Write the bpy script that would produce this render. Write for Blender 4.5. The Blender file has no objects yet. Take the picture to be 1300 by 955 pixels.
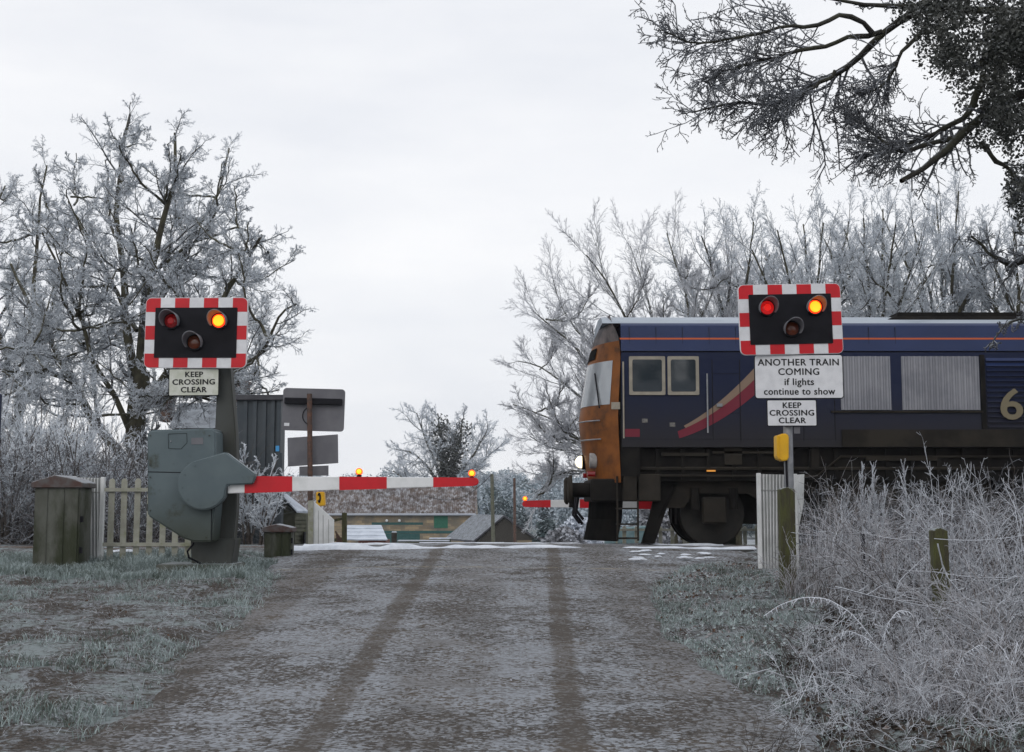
import bpy, bmesh, math, random
import numpy as np
from mathutils import Vector, Matrix
R = math.radians
random.seed(7); rng = np.random.default_rng(11)
sc = bpy.context.scene
col = sc.collection

# ------------------------------------------------------------------ camera
EYE = 1.68; F = 1805.0; PITCH = math.atan(207.5 / F)
cam = bpy.data.objects.new('camera', bpy.data.cameras.new('camera')); col.objects.link(cam)
cam.location = (0, 0, EYE); cam.rotation_euler = (math.pi / 2 + PITCH, 0, 0)
cam.data.sensor_width = 36; cam.data.lens = 50; cam.data.shift_y = -45 / 1300
cam.data.clip_end = 3000; cam.data.clip_start = 0.1
sc.camera = cam
# ------------------------------------------------------------------ sky, light, exposure
SUN_EL, SUN_AZ = 32.0, 200.0
w = bpy.data.worlds.new('World'); sc.world = w; w.use_nodes = True
nt = w.node_tree; nt.nodes.clear()
def wn(t, **k):
    n = nt.nodes.new(t)
    for a, b in k.items(): setattr(n, a, b)
    return n
sky = wn('ShaderNodeTexSky', sky_type='NISHITA', sun_disc=False, sun_elevation=R(SUN_EL), sun_rotation=R(SUN_AZ), air_density=1.0, dust_density=3.0)
tc = wn('ShaderNodeTexCoord'); mp = wn('ShaderNodeMapping'); mp.inputs['Scale'].default_value = (1.3, 1.3, 5.0)
n1 = wn('ShaderNodeTexNoise'); n1.inputs['Scale'].default_value = 1.9; n1.inputs['Detail'].default_value = 5; n1.inputs['Roughness'].default_value = .55
cr = wn('ShaderNodeValToRGB'); cr.color_ramp.elements[0].position = .32; cr.color_ramp.elements[1].position = .68
cr.color_ramp.elements[0].color = (7.35, 7.55, 8.0, 1); cr.color_ramp.elements[1].color = (8.85, 8.88, 9.0, 1)
mx = wn('ShaderNodeMix', data_type='RGBA'); mx.inputs['Factor'].default_value = .95
bg = wn('ShaderNodeBackground'); bg.inputs['Strength'].default_value = .116
out = wn('ShaderNodeOutputWorld'); L = nt.links.new
L(tc.outputs['Generated'], mp.inputs['Vector']); L(mp.outputs['Vector'], n1.inputs['Vector']); L(n1.outputs['Fac'], cr.inputs['Fac'])
L(sky.outputs['Color'], mx.inputs['A']); L(cr.outputs['Color'], mx.inputs['B']); L(mx.outputs['Result'], bg.inputs['Color']); L(bg.outputs['Background'], out.inputs['Surface'])
sl = bpy.data.lights.new('sun', 'SUN'); sl.energy = .5; sl.angle = R(35); sl.color = (1, .97, .94)
so = bpy.data.objects.new('sun', sl); col.objects.link(so)
so.rotation_euler = (R(90 - SUN_EL), 0, R(180 - SUN_AZ))
sc.view_settings.view_transform = 'Standard'; sc.view_settings.look = 'None'; sc.view_settings.exposure = 0.0; sc.view_settings.gamma = 1
sc.view_settings.use_curve_mapping = False
sc.render.engine = 'CYCLES'; sc.cycles.max_bounces = 5; sc.cycles.diffuse_bounces = 3; sc.cycles.transparent_max_bounces = 8
sc.cycles.use_denoising = True

# ------------------------------------------------------------------ helpers
def P(u, v, Y):
    "the point at depth Y that the photograph shows at pixel u, v"
    a = (u - 650) / F; b = (432.5 - v) / F
    d = Vector((a, math.cos(PITCH) - b * math.sin(PITCH), math.sin(PITCH) + b * math.cos(PITCH)))
    return Vector((0, 0, EYE)) + d * (Y / d.y)
def PX(u, Y, v=620): return P(u, v, Y).x
def PZ(v, Y): return P(650, v, Y).z

def tag(o, label=None, cat=None, group=None, kind=None):
    if label: o['label'] = label
    if cat: o['category'] = cat
    if group: o['group'] = group
    if kind: o['kind'] = kind
    return o
def thing(name, loc, label, cat, group=None):
    o = bpy.data.objects.new(name, None); col.objects.link(o); o.location = loc; o.empty_display_size = .2
    return tag(o, label, cat, group)
def world_off(p):
    v = Vector((0, 0, 0))
    while p is not None: v += p.location; p = p.parent
    return v
def link(name, me, mats, parent=None, loc=None):
    o = bpy.data.objects.new(name, me); col.objects.link(o)
    for m in (mats if isinstance(mats, (list, tuple)) else [mats]): me.materials.append(m)
    if parent is not None:
        o.parent = parent
        me.transform(Matrix.Translation(-world_off(parent)))
    elif loc is not None:
        o.location = loc; me.transform(Matrix.Translation(-Vector(loc)))
    return o
def mesh_np(name, V, faces_list, smooth=False, mi=None):
    "faces_list: list of (F,k) int arrays"
    me = bpy.data.meshes.new(name); V = np.asarray(V, np.float32)
    me.vertices.add(len(V)); me.vertices.foreach_set('co', V.ravel())
    nl = sum(f.size for f in faces_list); nf = sum(len(f) for f in faces_list)
    me.loops.add(nl); me.polygons.add(nf)
    me.loops.foreach_set('vertex_index', np.concatenate([f.ravel() for f in faces_list]).astype(np.int32))
    tot = np.concatenate([np.full(len(f), f.shape[1]) for f in faces_list]).astype(np.int32)
    st = np.concatenate([[0], np.cumsum(tot)[:-1]]).astype(np.int32)
    me.polygons.foreach_set('loop_start', st); me.polygons.foreach_set('loop_total', tot)
    if mi is not None: me.polygons.foreach_set('material_index', np.asarray(mi, np.int32))
    me.update(calc_edges=True)
    me.polygons.foreach_set('use_smooth', np.full(nf, smooth))
    return me
class MB:
    def __init__(s): s.bm = bmesh.new()
    def poly3(s, pts, d):
        "prism: polygon pts (3d, any plane) swept by vector d"
        d = Vector(d); a = [s.bm.verts.new(p) for p in pts]; b = [s.bm.verts.new(Vector(p) + d) for p in pts]
        n = len(pts); fs = [s.bm.faces.new(a), s.bm.faces.new(b[::-1])]
        for i in range(n): fs.append(s.bm.faces.new((a[i], b[i], b[(i + 1) % n], a[(i + 1) % n])))
        return s
    def pix(s, pts, Y, depth, Yref=None):
        return s.poly3([P(u, v, Y) for u, v in pts], (0, depth, 0))
    def box(s, x0, x1, y0, y1, z0, z1, rz=0, c=None):
        pts = [Vector((x, y, z0)) for x, y in ((x0, y0), (x1, y0), (x1, y1), (x0, y1))]
        if rz:
            c = Vector(c if c else ((x0 + x1) / 2, (y0 + y1) / 2, 0)); M_ = Matrix.Rotation(rz, 3, 'Z')
            pts = [M_ @ (p - Vector((c.x, c.y, 0))) + Vector((c.x, c.y, 0)) for p in pts]
        return s.poly3(pts, (0, 0, z1 - z0))
    def tube(s, pts, r, n=8, cap=True):
        pts = [Vector(p) for p in pts]; k = len(pts)
        rs = r if isinstance(r, (list, tuple)) else [r] * k; prev = None; rings = []
        for i, p in enumerate(pts):
            t = (pts[min(i + 1, k - 1)] - pts[max(i - 1, 0)]).normalized()
            if prev is None: prev = t.orthogonal().normalized()
            u = (prev - t * prev.dot(t)).normalized(); prev = u; v = t.cross(u)
            rings.append([s.bm.verts.new(p + (u * math.cos(2 * math.pi * j / n) + v * math.sin(2 * math.pi * j / n)) * rs[i]) for j in range(n)])
        for a, b in zip(rings, rings[1:]):
            for j in range(n): s.bm.faces.new((a[j], a[(j + 1) % n], b[(j + 1) % n], b[j]))
        if cap: s.bm.faces.new(rings[0][::-1]); s.bm.faces.new(rings[-1])
        return s
    def ball(s, c, r, seg=12, sz=1):
        m = Matrix.Translation(c) @ Matrix.Diagonal((r, r, r * sz, 1))
        bmesh.ops.create_uvsphere(s.bm, u_segments=seg, v_segments=seg // 2 + 2, radius=1, matrix=m); return s
    def grid(s, rows):
        vs = [[s.bm.verts.new(p) for p in r] for r in rows]
        for a, b in zip(vs, vs[1:]):
            for j in range(len(a) - 1): s.bm.faces.new((a[j], a[j + 1], b[j + 1], b[j]))
        return s
    def bevel(s, w=.01, seg=2, ang=30):
        s.bm.normal_update()
        es = [e for e in s.bm.edges if len(e.link_faces) == 2 and e.calc_face_angle(0) > R(ang)]
        bmesh.ops.bevel(s.bm, geom=es, offset=w, segments=seg, affect='EDGES', clamp_overlap=True); return s
    def xf(s, m): s.bm.transform(m); return s
    def build(s, name, mats, parent=None, smooth=False, loc=None):
        bmesh.ops.recalc_face_normals(s.bm, faces=s.bm.faces)
        me = bpy.data.meshes.new(name); s.bm.to_mesh(me); s.bm.free()
        if smooth:
            me.polygons.foreach_set('use_smooth', [True] * len(me.polygons))
            me.set_sharp_from_angle(angle=R(35))
        return link(name, me, mats, parent, loc)
def copy_tree(o, dloc=None, parent=None):
    c = o.copy(); col.objects.link(c)
    if parent: c.parent = parent
    for ch in list(o.children): copy_tree(ch, None, c)
    if dloc is not None: c.location = o.location + Vector(dloc)
    return c
def smoothstep(a, b, x): t = np.clip((x - a) / (b - a), 0, 1); return t * t * (3 - 2 * t)
def vnoise(x, y, s, seed=0):
    "cheap smooth value noise"
    x = np.asarray(x, float) / s + seed * 17.3; y = np.asarray(y, float) / s + seed * 9.1
    xi = np.floor(x); yi = np.floor(y); fx = x - xi; fy = y - yi
    fx = fx * fx * (3 - 2 * fx); fy = fy * fy * (3 - 2 * fy)
    def h(a, b): v = np.sin(a * 127.1 + b * 311.7 + seed * 3.7) * 43758.5453; return v - np.floor(v)
    return (h(xi, yi) * (1 - fx) + h(xi + 1, yi) * fx) * (1 - fy) + (h(xi, yi + 1) * (1 - fx) + h(xi + 1, yi + 1) * fx) * fy

# ------------------------------------------------------------------ materials
def M(name, c1, c2=None, rough=.75, metal=0., ns=6., amt=(.35, .65), frost=0., fcol=(.55, .6, .68), fs=20., fz=(.25, .95), bump=0., bs=30., emit=None, es=0., spec=.3, moss=None, mossr=(.55, .7), ms=4., stretch=(1, 1, 1), dirt_shade=None):
    m = bpy.data.materials.new(name); m.use_nodes = True; t = m.node_tree; N = t.nodes; K = t.links.new
    b = N['Principled BSDF']; b.inputs['Roughness'].default_value = rough; b.inputs['Metallic'].default_value = metal
    b.inputs['Specular IOR Level'].default_value = spec
    co = N.new('ShaderNodeTexCoord'); mpn = N.new('ShaderNodeMapping'); mpn.inputs['Scale'].default_value = stretch; K(co.outputs['Object'], mpn.inputs['Vector'])
    def noise(sc_, det=5, rgh=.6, vec=mpn):
        n = N.new('ShaderNodeTexNoise'); n.inputs['Scale'].default_value = sc_; n.inputs['Detail'].default_value = det; n.inputs['Roughness'].default_value = rgh
        K(vec.outputs[0] if vec is mpn else vec, n.inputs['Vector']); return n.outputs['Fac']
    def rng_(v, a, b_):
        n = N.new('ShaderNodeMapRange'); n.interpolation_type = 'SMOOTHSTEP'; n.inputs['From Min'].default_value = a; n.inputs['From Max'].default_value = b_; K(v, n.inputs['Value']); return n.outputs['Result']
    def mix(f, a, b_):
        n = N.new('ShaderNodeMix'); n.data_type = 'RGBA'
        if isinstance(f, float): n.inputs['Factor'].default_value = f
        else: K(f, n.inputs['Factor'])
        for s_, x in (('A', a), ('B', b_)):
            if isinstance(x, tuple): n.inputs[s_].default_value = (*x, 1)
            else: K(x, n.inputs[s_])
        return n.outputs['Result']
    def math_(op, a, b_):
        n = N.new('ShaderNodeMath'); n.operation = op
        for i, x in enumerate((a, b_)):
            if isinstance(x, (int, float)): n.inputs[i].default_value = x
            else: K(x, n.inputs[i])
        return n.outputs[0]
    c = tuple(c1)
    if c2: c = mix(rng_(noise(ns), *amt), c, tuple(c2))
    if moss: c = mix(rng_(noise(ms, 6, .65), *mossr), c, tuple(moss))
    if dirt_shade:                                    # grime below a height, with shade painted in for the navy body: (z0, z1, colour)
        sp = N.new('ShaderNodeSeparateXYZ'); K(co.outputs['Object'], sp.inputs[0])
        f = rng_(math_('ADD', sp.outputs['Z'], math_('MULTIPLY', noise(1.5), .4)), dirt_shade[1], dirt_shade[0])
        c = mix(f, c, tuple(dirt_shade[2]))
    if frost:
        g = N.new('ShaderNodeNewGeometry'); sp = N.new('ShaderNodeSeparateXYZ'); K(g.outputs['Normal'], sp.inputs[0])
        f = rng_(math_('ADD', sp.outputs['Z'], math_('MULTIPLY', math_('SUBTRACT', noise(fs), .5), 1.6)), *fz)
        c = mix(math_('MULTIPLY', f, frost), c, tuple(fcol))
    if isinstance(c, tuple): b.inputs['Base Color'].default_value = (*c, 1)
    else: K(c, b.inputs['Base Color'])
    if bump:
        bn = N.new('ShaderNodeBump'); bn.inputs['Strength'].default_value = bump; bn.inputs['Distance'].default_value = .02; K(noise(bs, 6, .65), bn.inputs['Height']); K(bn.outputs[0], b.inputs['Normal'])
    if emit: b.inputs['Emission Color'].default_value = (*emit, 1); b.inputs['Emission Strength'].default_value = es
    m['mix'] = 1
    return m
FR = (.5, .56, .62)
bark = M('bark', (.045, .04, .028), (.085, .08, .05), ns=5, frost=.55, fcol=FR, fs=14, fz=(.35, 1.1), bump=.6, bs=25)
bark_dark = M('bark_dark', (.022, .02, .018), (.045, .045, .03), ns=4, frost=.4, fcol=FR, fs=20, fz=(.5, 1.2), bump=.8, bs=25)
branchm = M('frosted_branch', (.05, .047, .042), (.13, .13, .135), ns=8, frost=.8, fcol=FR, fs=8, fz=(.0, .8))
twigm = M('hoar_twig', (.42, .455, .5), (.64, .69, .75), ns=3, amt=(.3, .7), frost=.9, fcol=(.78, .82, .88), fs=6, fz=(-.1, .9))
twig_dark = M('rimed_twig_dark', (.06, .06, .065), (.16, .17, .19), ns=4, frost=.6, fcol=(.5, .54, .6), fs=20, fz=(.2, 1.))
dark_stem = M('dark_stem', (.03, .023, .019), (.07, .06, .055), ns=8, frost=.25, fcol=(.4, .42, .48), fs=30, fz=(.4, 1.2))
hoar = M('hoar_stem', (.24, .245, .265), (.48, .505, .55), ns=18, frost=.8, fcol=(.72, .76, .83), fs=60, fz=(-.2, .8), rough=.9)
deadgrass = M('frosted_dead_grass', (.15, .12, .1), (.52, .53, .57), ns=11, frost=.7, fcol=(.6, .63, .7), fs=40, fz=(-.1, .9))
drystem = M('dry_stem', (.045, .036, .03), (.11, .098, .092), ns=8, frost=.4, fcol=(.5, .53, .6), fs=30, fz=(.1, 1.))
grassm = M('frosted_grass', (.07, .095, .075), (.26, .32, .315), ns=2.5, amt=(.35, .6), frost=.6, fcol=(.5, .57, .6), fs=30, fz=(-.1, 1.))
leafm = M('ivy_leaf', (.018, .022, .018), (.05, .052, .046), ns=6, frost=.35, fcol=(.4, .43, .46), fs=9, fz=(.35, 1.1), rough=.5, spec=.4)
deadleaf = M('dead_leaf', (.14, .075, .045), (.07, .05, .04), ns=9, frost=.45, fcol=FR, fs=40)
greysteel = M('grey_green_steel', (.085, .115, .128), (.105, .138, .15), ns=2, rough=.5, moss=(.04, .045, .03), mossr=(.54, .72), ms=3.2, frost=.15, fcol=FR, bump=.05, bs=60, dirt_shade=(.3, 1.1, (.035, .042, .028)))
poststeel = M('stained_steel', (.055, .06, .057), (.035, .036, .03), ns=2.5, rough=.6, moss=(.05, .06, .025), mossr=(.5, .7), ms=2.5, stretch=(1, 1, .35), bump=.1)
concrete = M('mossy_concrete', (.11, .115, .1), (.06, .062, .05), ns=3, moss=(.03, .036, .018), mossr=(.42, .62), ms=2.4, stretch=(1, 1, .5), bump=.4, bs=40, frost=.3, fcol=FR)
rust = M('rusty_lid', (.075, .042, .036), (.1, .095, .095), ns=8, rough=.7, frost=.5, fcol=FR, fz=(.3, 1.1))
whitepaint = M('white_paint', (.74, .75, .76), (.6, .62, .62), ns=3, rough=.45, moss=(.3, .33, .28), mossr=(.62, .85), ms=5, frost=.2, fcol=(.8, .8, .85))
creampaint = M('cream_paint', (.36, .36, .31), (.28, .28, .235), ns=6, rough=.6, moss=(.2, .22, .1), mossr=(.5, .8), ms=8, frost=.4, fcol=FR)
redpaint = M('red_paint', (.56, .012, .022), (.48, .012, .02), ns=4, rough=.4)
signwhite = M('sign_white', (.72, .73, .76), (.62, .63, .66), ns=6, rough=.35)
signold = M('sign_white_aged', (.62, .63, .58), (.48, .5, .42), ns=6, rough=.45, moss=(.3, .34, .24), mossr=(.58, .85), ms=9)
black = M('matt_black', (.008, .008, .011), (.012, .012, .016), ns=5, rough=.6, spec=.12)
blackgloss = M('black_lettering', (.01, .01, .012), rough=.5)
signback = M('sign_back_grey', (.12, .12, .135), (.15, .15, .165), ns=2.5, rough=.55, metal=.2, moss=(.2, .2, .22), mossr=(.62, .8), ms=6)
rustpole = M('rusty_pole', (.13, .07, .05), (.06, .045, .04), ns=12, rough=.8, bump=.3)
galv = M('galvanised_pole', (.2, .21, .225), (.28, .29, .31), ns=7, rough=.5, metal=.4)
yellow = M('yellow_plastic', (.75, .42, .015), (.68, .38, .02), ns=6, rough=.4)
hood = M('hood_grey', (.16, .16, .18), (.24, .24, .26), ns=8, rough=.5, frost=.5, fcol=FR, fz=(.2, 1.))
lens_dim = M('lens_dim_red', (.12, .004, .006), rough=.15, spec=.6, emit=(.7, .01, .01), es=.06)
lens_mid = M('lens_mid_red', (.2, .006, .01), rough=.2, emit=(.8, .008, .012), es=.15)
lens_red = M('lens_lit_red', (.3, .008, .01), rough=.15, spec=.6, emit=(.9, .012, .012), es=.4)
lens_lit_red2 = M('lens_bright_red', (.5, .01, .01), emit=(1, .02, .012), es=.6)
lens_amber = M('lens_unlit_amber', (.14, .03, .008), (.1, .02, .008), ns=20, rough=.2, spec=.6)
lens_lit = M('lens_lit_core', (1, .5, .05), emit=(1, .27, .01), es=2.4)
lens_halo = M('lens_lit_rim', (.8, .05, .01), emit=(1, .045, .008), es=1.5)
lens_orange = M('boom_lamp_lit', (.9, .1, .01), rough=.2, emit=(1, .1, .01), es=1.3)
asphalt_trim = M('dark_edge', (.05, .048, .045), (.09, .085, .08), ns=10, frost=.5, fcol=FR)
snow = M('snow', (.66, .7, .76), (.55, .59, .66), ns=8, rough=.8, bump=.5, bs=25)
mosswood = M('mossy_wood', (.075, .08, .028), (.05, .045, .03), ns=6, rough=.9, stretch=(3, 3, .6), bump=.5, frost=.5, fcol=FR, fz=(.5, 1.))
darkwood = M('dark_timber', (.07, .065, .055), (.045, .04, .035), ns=9, rough=.9, stretch=(1, 1, 4), bump=.4, frost=.3, fcol=FR)
greywood = M('grey_green_timber', (.13, .13, .1), (.09, .095, .07), ns=6, rough=.9, moss=(.09, .1, .045), mossr=(.5, .8), ms=4, frost=.3, fcol=FR)
teal = M('teal_paint', (.018, .075, .075), (.03, .09, .085), ns=5, rough=.6)
greenp = M('green_shutter', (.012, .1, .06), (.02, .12, .075), ns=5, rough=.6)
brick = M('red_brick', (.18, .07, .05), (.12, .06, .05), ns=20, rough=.9)

# stone wall and pantiles need their own patterns
def stone_mat():
    m = bpy.data.materials.new('stone_wall'); m.use_nodes = True; t = m.node_tree; N = t.nodes; K = t.links.new; b = N['Principled BSDF']; b.inputs['Roughness'].default_value = .9
    co = N.new('ShaderNodeTexCoord'); mpn = N.new('ShaderNodeMapping'); mpn.inputs['Rotation'].default_value = (R(90), 0, 0); K(co.outputs['Object'], mpn.inputs[0])
    br = N.new('ShaderNodeTexBrick'); br.inputs['Scale'].default_value = 1; br.inputs['Brick Width'].default_value = .6; br.inputs['Row Height'].default_value = .26; br.inputs['Mortar Size'].default_value = .018; br.inputs['Bias'].default_value = -.1
    br.inputs['Color1'].default_value = (.36, .28, .17, 1); br.inputs['Color2'].default_value = (.17, .13, .085, 1); br.inputs['Mortar'].default_value = (.2, .17, .13, 1)
    n = N.new('ShaderNodeTexNoise'); n.inputs['Scale'].default_value = .9; n.inputs['Detail'].default_value = 6
    mr = N.new('ShaderNodeMapRange'); mr.inputs['From Min'].default_value = .4; mr.inputs['From Max'].default_value = .65
    mx = N.new('ShaderNodeMix'); mx.data_type = 'RGBA'; mx.inputs['B'].default_value = (.13, .12, .1, 1)
    K(mpn.outputs[0], br.inputs['Vector']); K(co.outputs['Object'], n.inputs['Vector']); K(n.outputs['Fac'], mr.inputs[0]); K(mr.outputs[0], mx.inputs['Factor']); K(br.outputs['Color'], mx.inputs['A']); K(mx.outputs['Result'], b.inputs['Base Color'])
    return m
stone = stone_mat()
pantile = M('frosted_pantile', (.07, .052, .045), (.12, .09, .075), ns=.7, rough=.85, frost=.7, fcol=(.58, .62, .68), fs=2.2, fz=(.3, 1.))
roofsnow = M('snowy_roof', (.26, .3, .36), (.5, .55, .63), ns=1.4, rough=.8, stretch=(1, 1, 3), frost=.5, fcol=(.65, .7, .78), fs=3)
bluesteel = M('blue_grey_cladding', (.042, .054, .066), (.06, .072, .082), ns=1.5, rough=.5, frost=.5, fcol=FR)
slate = M('slate_roof', (.05, .05, .058), (.08, .08, .09), ns=3, rough=.8, frost=.5, fcol=FR, fs=5, fz=(.2, 1.2))
housebrick = M('house_brick', (.14, .09, .07), (.1, .07, .06), ns=12, rough=.9, frost=.3)

# ------------------------------------------------------------------ terrain
YS = np.array([-60, -10, 0, 18.6, 20.2, 22, 24, 25.4, 26.4, 28, 31, 40, 65, 120, 160, 220, 300, 420, 430, 450.])
ZS = np.array([-2.2, -.5, 0, .93, 1.03, 1.005, .975, .925, .89, .8, .55, -.25, -1.5, -2.7, -2.7, -.6, 3.0, 6., 6., 6.])
def road_z(y):
    y = np.asarray(y, float); s = 0
    for d, wt in ((-.8, .2), (-.4, .2), (0, .2), (.4, .2), (.8, .2)): s = s + wt * np.interp(y + d, YS, ZS)
    return s
def road_l(y):
    y = np.asarray(y, float); e = np.interp(y, [-60, 9, 14, 17, 19, 27, 60, 90], [-2.3, -2.35, -2.45, -2.75, -3.3, -3.2, -2.2, -2.2])
    return e + .14 * (vnoise(y, 0, .5, 1) - .5) + .2 * (vnoise(y, 0, 1.7, 2) - .5)
def road_r(y):
    y = np.asarray(y, float); e = np.interp(y, [-60, 8, 10, 12.6, 16.3, 18.2, 19, 27, 60, 90], [1.75, 1.7, 1.5, 1.25, 1.65, 2.4, 3.3, 3.3, 1.8, 1.8])
    return e + .16 * (vnoise(y, 5, .45, 3) - .5) + .2 * (vnoise(y, 5, 1.5, 4) - .5)
def gz(x, y):
    x = np.asarray(x, float); y = np.asarray(y, float); z = road_z(y)
    off = np.maximum(np.maximum(road_l(y) - x, x - road_r(y)), 0)
    near = smoothstep(0, .35, off)
    cross = 1 - smoothstep(18.8, 19.5, y) * (1 - smoothstep(27, 28, y))
    r = (vnoise(x, y, .35, 5) - .5) * .07 + (vnoise(x, y, .12, 6) - .5) * .035 + (vnoise(x, y, 1.4, 7) - .5) * .16
    fade = np.interp(y, [30, 60], [1, 0])
    z = z + near * r * fade * np.where(cross > .5, 1, .35)
    bank = smoothstep(2.4, 4.5, x) * .28 * (1 - smoothstep(15.5, 18, y))       # right verge bank
    z = z + bank
    z = z + near * .03
    z = z + (vnoise(x, y, 40, 8) - .5) * 1.6 * smoothstep(60, 140, y)
    return z
def stations(segs):
    a = []
    for s0, s1, d in segs: a += list(np.arange(s0, s1, d))
    return np.array(a + [segs[-1][1]])
gy = stations([(-60, 4, 4), (4, 22, .09), (22, 34, .4), (34, 120, 3), (120, 444, 12)])
gx = stations([(-300, -120, 30), (-120, -12, 6), (-12, -7, .4), (-7, 6.5, .09), (6.5, 14, .5), (14, 120, 6), (120, 300, 30)])
X, Y = np.meshgrid(gx, gy)
Z = gz(X, Y)
inroad = (X > road_l(Y) + .12) & (X < road_r(Y) - .12) & (Y > -15) & (Y < 95)
Z = Z - np.where(inroad, .05, 0)
def grid_mesh(name, X, Y, Z, smooth=True):
    ny, nx = X.shape; V = np.stack([X, Y, Z], -1).reshape(-1, 3)
    i = np.arange(ny - 1)[:, None] * nx + np.arange(nx - 1)[None]
    Fc = np.stack([i, i + 1, i + 1 + nx, i + nx], -1).reshape(-1, 4)
    return mesh_np(name, V, [Fc], smooth)
def ground_mat(road):
    m = bpy.data.materials.new('frosty_road' if road else 'frosty_ground'); m.use_nodes = True; t = m.node_tree; N = t.nodes; K = t.links.new
    b = N['Principled BSDF']; b.inputs['Roughness'].default_value = .9; b.inputs['Specular IOR Level'].default_value = .15
    co = N.new('ShaderNodeTexCoord'); sp = N.new('ShaderNodeSeparateXYZ'); K(co.outputs['Object'], sp.inputs[0])
    def mapped(s): n = N.new('ShaderNodeMapping'); n.inputs['Scale'].default_value = s; K(co.outputs['Object'], n.inputs[0]); return n.outputs[0]
    def noise(s, det=6, rg=.6, vec=None):
        n = N.new('ShaderNodeTexNoise'); n.inputs['Scale'].default_value = s; n.inputs['Detail'].default_value = det; n.inputs['Roughness'].default_value = rg; K(vec or co.outputs['Object'], n.inputs['Vector']); return n.outputs['Fac']
    def mr(v, a, b_): n = N.new('ShaderNodeMapRange'); n.interpolation_type = 'SMOOTHSTEP'; n.inputs['From Min'].default_value = a; n.inputs['From Max'].default_value = b_; K(v, n.inputs['Value']); return n.outputs['Result']
    def mth(op, a, b_=0.):
        n = N.new('ShaderNodeMath'); n.operation = op
        for i, x in enumerate((a, b_)):
            if isinstance(x, (int, float)): n.inputs[i].default_value = x
            else: K(x, n.inputs[i])
        return n.outputs[0]
    def mix(f, a, b_):
        n = N.new('ShaderNodeMix'); n.data_type = 'RGBA'
        if isinstance(f, (int, float)): n.inputs['Factor'].default_value = f
        else: K(f, n.inputs['Factor'])
        for s_, x in (('A', a), ('B', b_)):
            if isinstance(x, tuple): n.inputs[s_].default_value = (*x, 1)
            else: K(x, n.inputs[s_])
        return n.outputs['Result']
    fine = noise(55, 4, .7); med = noise(7, 6, .65); big = noise(1.1, 4, .6); streak = noise(5, 5, .6, mapped((.35, 1.6, 1)))
    if road:
        base = mix(mr(fine, .35, .65), (.03, .027, .025), (.075, .067, .06))
        base = mix(mr(big, .45, .62), base, (.075, .06, .046))
        grain = noise(22, 9, .78); pat = noise(2.6, 6, .62, mapped((.8, 1.1, 1)))
        vo = N.new('ShaderNodeTexVoronoi'); vo.inputs['Scale'].default_value = 42; K(co.outputs['Object'], vo.inputs['Vector'])
        vs = N.new('ShaderNodeSeparateColor'); K(vo.outputs['Color'], vs.inputs[0]); vcol = vs.outputs[0]
        base = mix(mth('MULTIPLY', vcol, .6), base, (.115, .1, .088))
        thr = mth('ADD', mth('MULTIPLY', mth('SUBTRACT', vcol, .5), .13), mth('MULTIPLY', grain, .62)); thr = mth('ADD', thr, mth('ADD', mth('MULTIPLY', pat, .34), mth('MULTIPLY', big, .3)))
        def track(x0, slope, wd, soft=1.5):              # wheel tracks worn through the frost
            d = mth('ABSOLUTE', mth('SUBTRACT', mth('SUBTRACT', sp.outputs['X'], mth('MULTIPLY', mth('SUBTRACT', sp.outputs['Y'], 14.5), slope)), x0))
            d = mth('ADD', d, mth('MULTIPLY', mth('SUBTRACT', med, .5), .17))
            return mth('SUBTRACT', 1., mr(d, wd * .6, wd * soft))
        tr = mth('MAXIMUM', track(-1.04, .003, .085), track(.46, .02, .08))
        mid = mth('MULTIPLY', track(-.45, .0, .3), mr(pat, .4, .62))
        brn = mth('MAXIMUM', mth('MULTIPLY', track(1.2, .0, .25), mr(pat, .35, .6)), track(-2.35, .0, .28))
        tr2 = mth('MAXIMUM', mth('MULTIPLY', tr, .85), mth('MULTIPLY', mth('MAXIMUM', mid, brn), .6))
        fr = mth('SUBTRACT', mth('MULTIPLY', mr(thr, .55, .69), .95), mth('MULTIPLY', tr2, .75)); fr = mth('MAXIMUM', fr, 0.)
        base = mix(mth('MULTIPLY', tr, .5), base, (.085, .075, .066))
        c = mix(fr, base, mix(mr(vcol, .0, 1.), (.18, .19, .205), (.28, .3, .33)))
        # the worn stop line and its ghost
        d = mth('ABSOLUTE', mth('SUBTRACT', sp.outputs['Y'], 17.35)); ln = mth('MULTIPLY', mth('SUBTRACT', 1., mr(d, .05, .11)), mth('MULTIPLY', mr(med, .4, .6), .35))
        c = mix(ln, c, (.34, .3, .22))
    else:
        base = mix(mr(fine, .35, .65), (.03, .025, .021), (.085, .072, .062))
        # bare muddy strip beside the left road edge
        grain = noise(20, 9, .78); pat = noise(2.2, 6, .62)
        fr1 = mr(mth('ADD', mth('MULTIPLY', grain, .65), mth('MULTIPLY', pat, .4)), .47, .59)
        gr = mr(mth('ADD', mth('MULTIPLY', pat, .7), mth('MULTIPLY', med, .35)), .48, .62)
        c = mix(mth('MULTIPLY', fr1, .85), base, (.25, .27, .295))
        c = mix(mth('MULTIPLY', gr, .5), c, mix(fr1, (.05, .062, .048), (.21, .26, .255)))
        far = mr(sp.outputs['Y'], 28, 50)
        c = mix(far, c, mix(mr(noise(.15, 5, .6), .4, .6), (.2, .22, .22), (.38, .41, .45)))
    K(c, b.inputs['Base Color'])
    bn = N.new('ShaderNodeBump'); bn.inputs['Strength'].default_value = .55 if road else .9; bn.inputs['Distance'].default_value = .02
    K(mth('ADD', mth('MULTIPLY', fine, .6), med), bn.inputs['Height']); K(bn.outputs[0], b.inputs['Normal'])
    return m
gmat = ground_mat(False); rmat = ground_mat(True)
tag(link('ground', grid_mesh('ground', X, Y, Z), gmat), kind='structure')
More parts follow.
